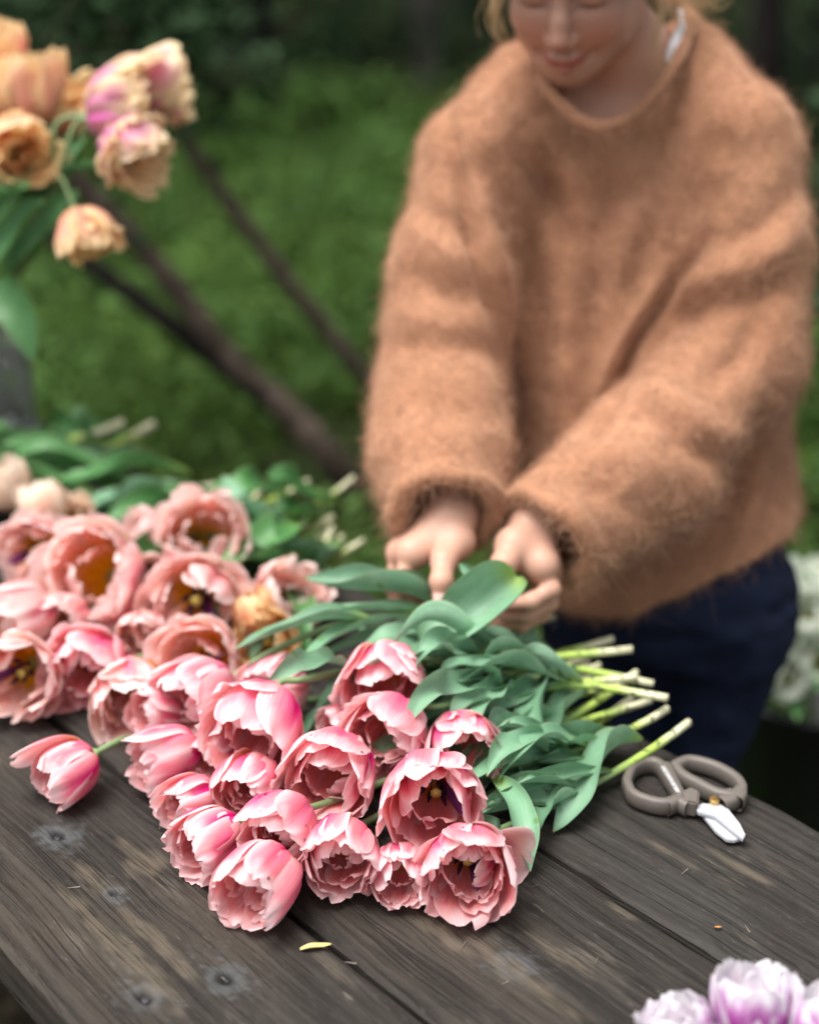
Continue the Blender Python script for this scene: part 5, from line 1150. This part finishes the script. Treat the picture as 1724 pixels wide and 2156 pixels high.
def leaves(c, size, rng, droop=.35):                  # one folded leaf = 2 quads
    n = len(c); d = rng.normal(size=(n, 3)); d[:, 2] = d[:, 2]*.6-droop; d /= np.linalg.norm(d, axis=1)[:, None]
    q = rng.normal(size=(n, 3)); s = np.cross(d, q); s /= np.linalg.norm(s, axis=1)[:, None]; nn = np.cross(s, d); sz = size[:, None]
    a, b = c, c+d*sz; m = c+d*sz*.45 - nn*sz*.10; l, r = c+d*sz*.5+s*sz*.30+nn*sz*.05, c+d*sz*.5-s*sz*.30+nn*sz*.05
    V = np.stack([a, l, b, m, r], 1).reshape(-1, 3); i = np.arange(n)[:, None]*5
    F = np.stack([i+np.array([0, 3, 2, 1]), i+np.array([0, 4, 2, 3])], 1).reshape(-1, 4)
    tint = np.repeat(np.column_stack([rng.random(n), np.zeros(n), np.zeros(n), np.ones(n)]), 5, 0)
    return V, F, tint
def meadow_density(x, y): 
    k = 0.55 + 0.75*vnoise(x*.9, y*.55, 61) + .35*vnoise(x*2.6, y*1.8, 62)
    edge = np.clip((1.15+.10*y - x)/.6, 0, 1)*np.clip((12.2-y)/1.5, 0, 1)*np.clip((y-1.9)/.5, .0, 1)
    return np.clip(k, .06, 1)*edge
n = 150000; y = 1.9 + 11*rng.random(n)**1.5; x = (rng.random(n)-.5)*(1.6+.9*y)*1.15 - .1*y*.2; keep = rng.random(n) < meadow_density(x, y); x, y = x[keep], y[keep]
base = np.stack([x, y, np.full(len(x), -.03)], -1); L = rng.uniform(.10, .30, len(x))*(.6+.5*meadow_density(x, y)); W = rng.uniform(.003, .007, len(x))*(1+.06*y)
V, F, t = blades(base, L, W, rng.uniform(.1, .9, len(x)), rng); tag(link('meadow_grass', mesh('meadow_grass', V, F, mats=[M['grass']], col=t)), 'lush green grass growing behind the table', 'grass', kind='stuff')
n = 42000; cl = np.stack([(rng.random(900)-.5)*7, 2.2+9.5*rng.random(900)**1.4], -1); cl = cl[rng.random(len(cl)) < meadow_density(cl[:, 0], cl[:, 1])*.9]
k = rng.integers(0, len(cl), n); c = np.column_stack([cl[k] + rng.normal(size=(n, 2))*.13, np.abs(rng.normal(size=n))*.13+.02])
V, F, t = leaves(c, rng.uniform(.03, .08, n), rng, .0); tag(link('low_weeds', mesh('low_weeds', V, F, mats=[M['weed']], col=t)), 'broad-leaved green weeds mixed into the grass', 'weeds', kind='stuff')

def limb(name, pts, r, mat, parent, n=30, ns=10):
    P = catmull(pts, n); rr = np.interp(np.linspace(0, 1, n), np.linspace(0, 1, len(r)), r)*(1+.06*np.sin(np.arange(n)*1.7))
    V, F, uv = tube(P, rr, ns); return link(name, mesh(name, V-np.array(parent.location), F, uv, mats=[mat]), parent)
def crown(name, cents, per, spread, size, mat, parent, rng):
    cents = np.asarray(cents); k = rng.integers(0, len(cents), per*len(cents)); c = cents[k] + rng.normal(size=(len(k), 3))*spread
    V, F, t = leaves(c, rng.uniform(.6, 1.3, len(k))*size, rng); return link(name, mesh(name, V-np.array(parent.location), F, mats=[mat], col=t), parent)
# the leaning tree with three bare brown stems
fb = at_z(775, 1085, -.03); lean = thing('leaning_tree', 'slender tree with three bare brown stems leaning over the grass', 'tree', fb)
limb('trunk', [fb, at_d(690, 960, 3.72), at_d(610, 870, 3.68), at_d(490, 765, 3.6), at_d(395, 640, 3.5), at_d(280, 500, 3.4), at_d(170, 385, 3.32), at_d(40, 220, 3.2), at_d(-60, 60, 3.15)], [.044, .038, .030, .024, .018], M['bark'], lean, 44)
limb('limb', [at_d(560, 830, 3.65), at_d(440, 745, 3.58), at_d(330, 660, 3.52), at_d(215, 575, 3.5), at_d(60, 475, 3.45), at_d(-90, 380, 3.4)], [.034, .026, .022, .016], M['bark_dark'], lean, 34)
fc = at_z(900, 1000, -.03); limb('limb', [fc, at_d(830, 860, 4.1), at_d(745, 765, 4.0), at_d(640, 635, 3.9), at_d(520, 480, 3.8), at_d(400, 310, 3.7), at_d(330, 200, 3.6), at_d(240, 40, 3.5)], [.034, .027, .024, .020, .014], M['bark'], lean, 40)
crown('crown', [at_d(u, v, d) for u, v, d in [(190, 30, 3.3), (260, -40, 3.4), (300, 60, 3.6), (60, -60, 3.2), (-40, 20, 3.2), (350, -80, 3.5), (150, -160, 3.3), (230, 90, 3.5)]], 90, .16, .07, M['dark_leaf'], lean, np.random.default_rng(3))
# trees of the wood: dark trunks, crowns above the frame
def wood_tree(label, x, y, h, r, bm, cm, seed, crown_r=2.4, low=2.2):
    rg = np.random.default_rng(seed); b = np.array([x, y, -.05]); t = thing('woodland_tree', label, 'tree', b, 'trees of the wood behind the table')
    tip = b+np.array([rg.uniform(-.6, .6), rg.uniform(-.6, .6), h]); midp = (b+tip)/2+np.array([rg.uniform(-.25, .25), rg.uniform(-.25, .25), 0])
    limb('trunk', [b, b+(midp-b)*.3+rg.normal(size=3)*.03, midp, tip], [r*1.35, r, r*.75, r*.25], bm, t, 24, 10); C = []
    for i in range(7):
        f0 = rg.uniform(.35, .9); p0 = b+(tip-b)*f0; a = rg.uniform(0, 6.28); ln = crown_r*rg.uniform(.5, 1); p1 = p0+np.array([math.cos(a)*ln, math.sin(a)*ln, rg.uniform(.1, .9)*ln*.6])
        limb('limb', [p0, (p0+p1)/2+np.array([0, 0, .12]), p1], [r*.35, r*.22, r*.08], bm, t, 10, 6); C += [p1, (p0*.35+p1*.65)]
    C += [tip, tip+np.array([.4, .3, -.5])]; C = [c if c[2] > low else np.array([c[0], c[1], low+rg.random()*.6]) for c in C]
    crown('crown', C, 150, crown_r*.26, .17, cm, t, rg)
for i, (lab, x, y, h, r) in enumerate([
 ('black tree trunk standing right behind the bucket of white flowers', 1.62, 4.3, 10, .13), ('dark tree at the wood edge beyond the vase bouquet', -3.4, 11.5, 9, .20), ('pale grey trunk at the wood edge beyond the grass', .15, 12.6, 8, .13),
 ('thin dark trunk in the wood behind her shoulder', 2.3, 9.5, 8, .11), ('thick dark trunk deep in the wood', -1.6, 15.0, 10, .26), ('slim brown trunk deep in the wood', 1.4, 16.0, 9, .12), ('forked-looking dark trunk deep in the wood', 3.8, 13.5, 10, .2),
 ('dark trunk far left of the grass', -5.5, 8.6, 9, .22), ('mossy trunk beyond the leaning stems', -2.2, 12.8, 8, .15), ('dark trunk in the far wood', .9, 20.0, 11, .25), ('far grey trunk in the wood', -4.0, 19.0, 11, .22), ('dark trunk right of the bucket', 4.4, 6.0, 8, .2)]):
    wood_tree(lab, x, y, h, r, M['bark_grey'] if 'grey' in lab else M['bark_dark'], M['canopy'], 200+i, 1.2 if i == 0 else 2.4, 7.5 if i == 0 else 2.2)
# shrubs closing the view
def shrub(label, x, y, w_, h, mat, seed, n=16, per=130, size=.10):
    rg = np.random.default_rng(seed); b = np.array([x, y, -.05]); t = thing('shrub', label, 'shrub', b, 'shrubs at the wood edge'); C = []
    for i in range(n):
        e = b+np.array([rg.normal()*w_*.45, rg.normal()*w_*.3, h*rg.uniform(.25, 1)]); C.append(e)
        if i < 7: limb('stem', [b+rg.normal(size=3)*np.array([.06, .06, 0]), (b+e)/2+rg.normal(size=3)*.05, e], [.016, .011, .005], M['bark_dark'], t, 8, 6)
    crown('crown', C, per, h*.17, size, mat, t, rg)
for i, (lab, x, y, w_, h, m) in enumerate([
 ('dark shrub at the wood edge behind the bouquet', -2.6, 9.6, 2.2, 1.1, 'dark_leaf'), ('dark shrub under the mossy trunk', -1.0, 13.2, 2.4, .9, 'dark_leaf'), ('dusky shrub beside the pale grey trunk', 1.1, 13.6, 2.6, 1.0, 'dark_leaf'), ('dark shrub behind her shoulder', 3.0, 10.2, 2.4, 1.3, 'dark_leaf'),
 ('green shrub in the meadow behind her arm', -.2, 9.6, 1.6, .45, 'weed'), ('green shrub left of the leaning stems', -2.6, 5.6, 1.0, .5, 'weed'), ('small green shrub at the foot of the black trunk', 1.2, 3.2, .5, .42, 'weed'), ('dark shrub beside the black trunk', 2.2, 4.9, 1.2, 1.2, 'dark_leaf'), ('dark shrub far behind the vase', -4.2, 7.6, 2.0, 1.2, 'dark_leaf')]):
    shrub(lab, x, y, w_, h, M[m], 300+i)
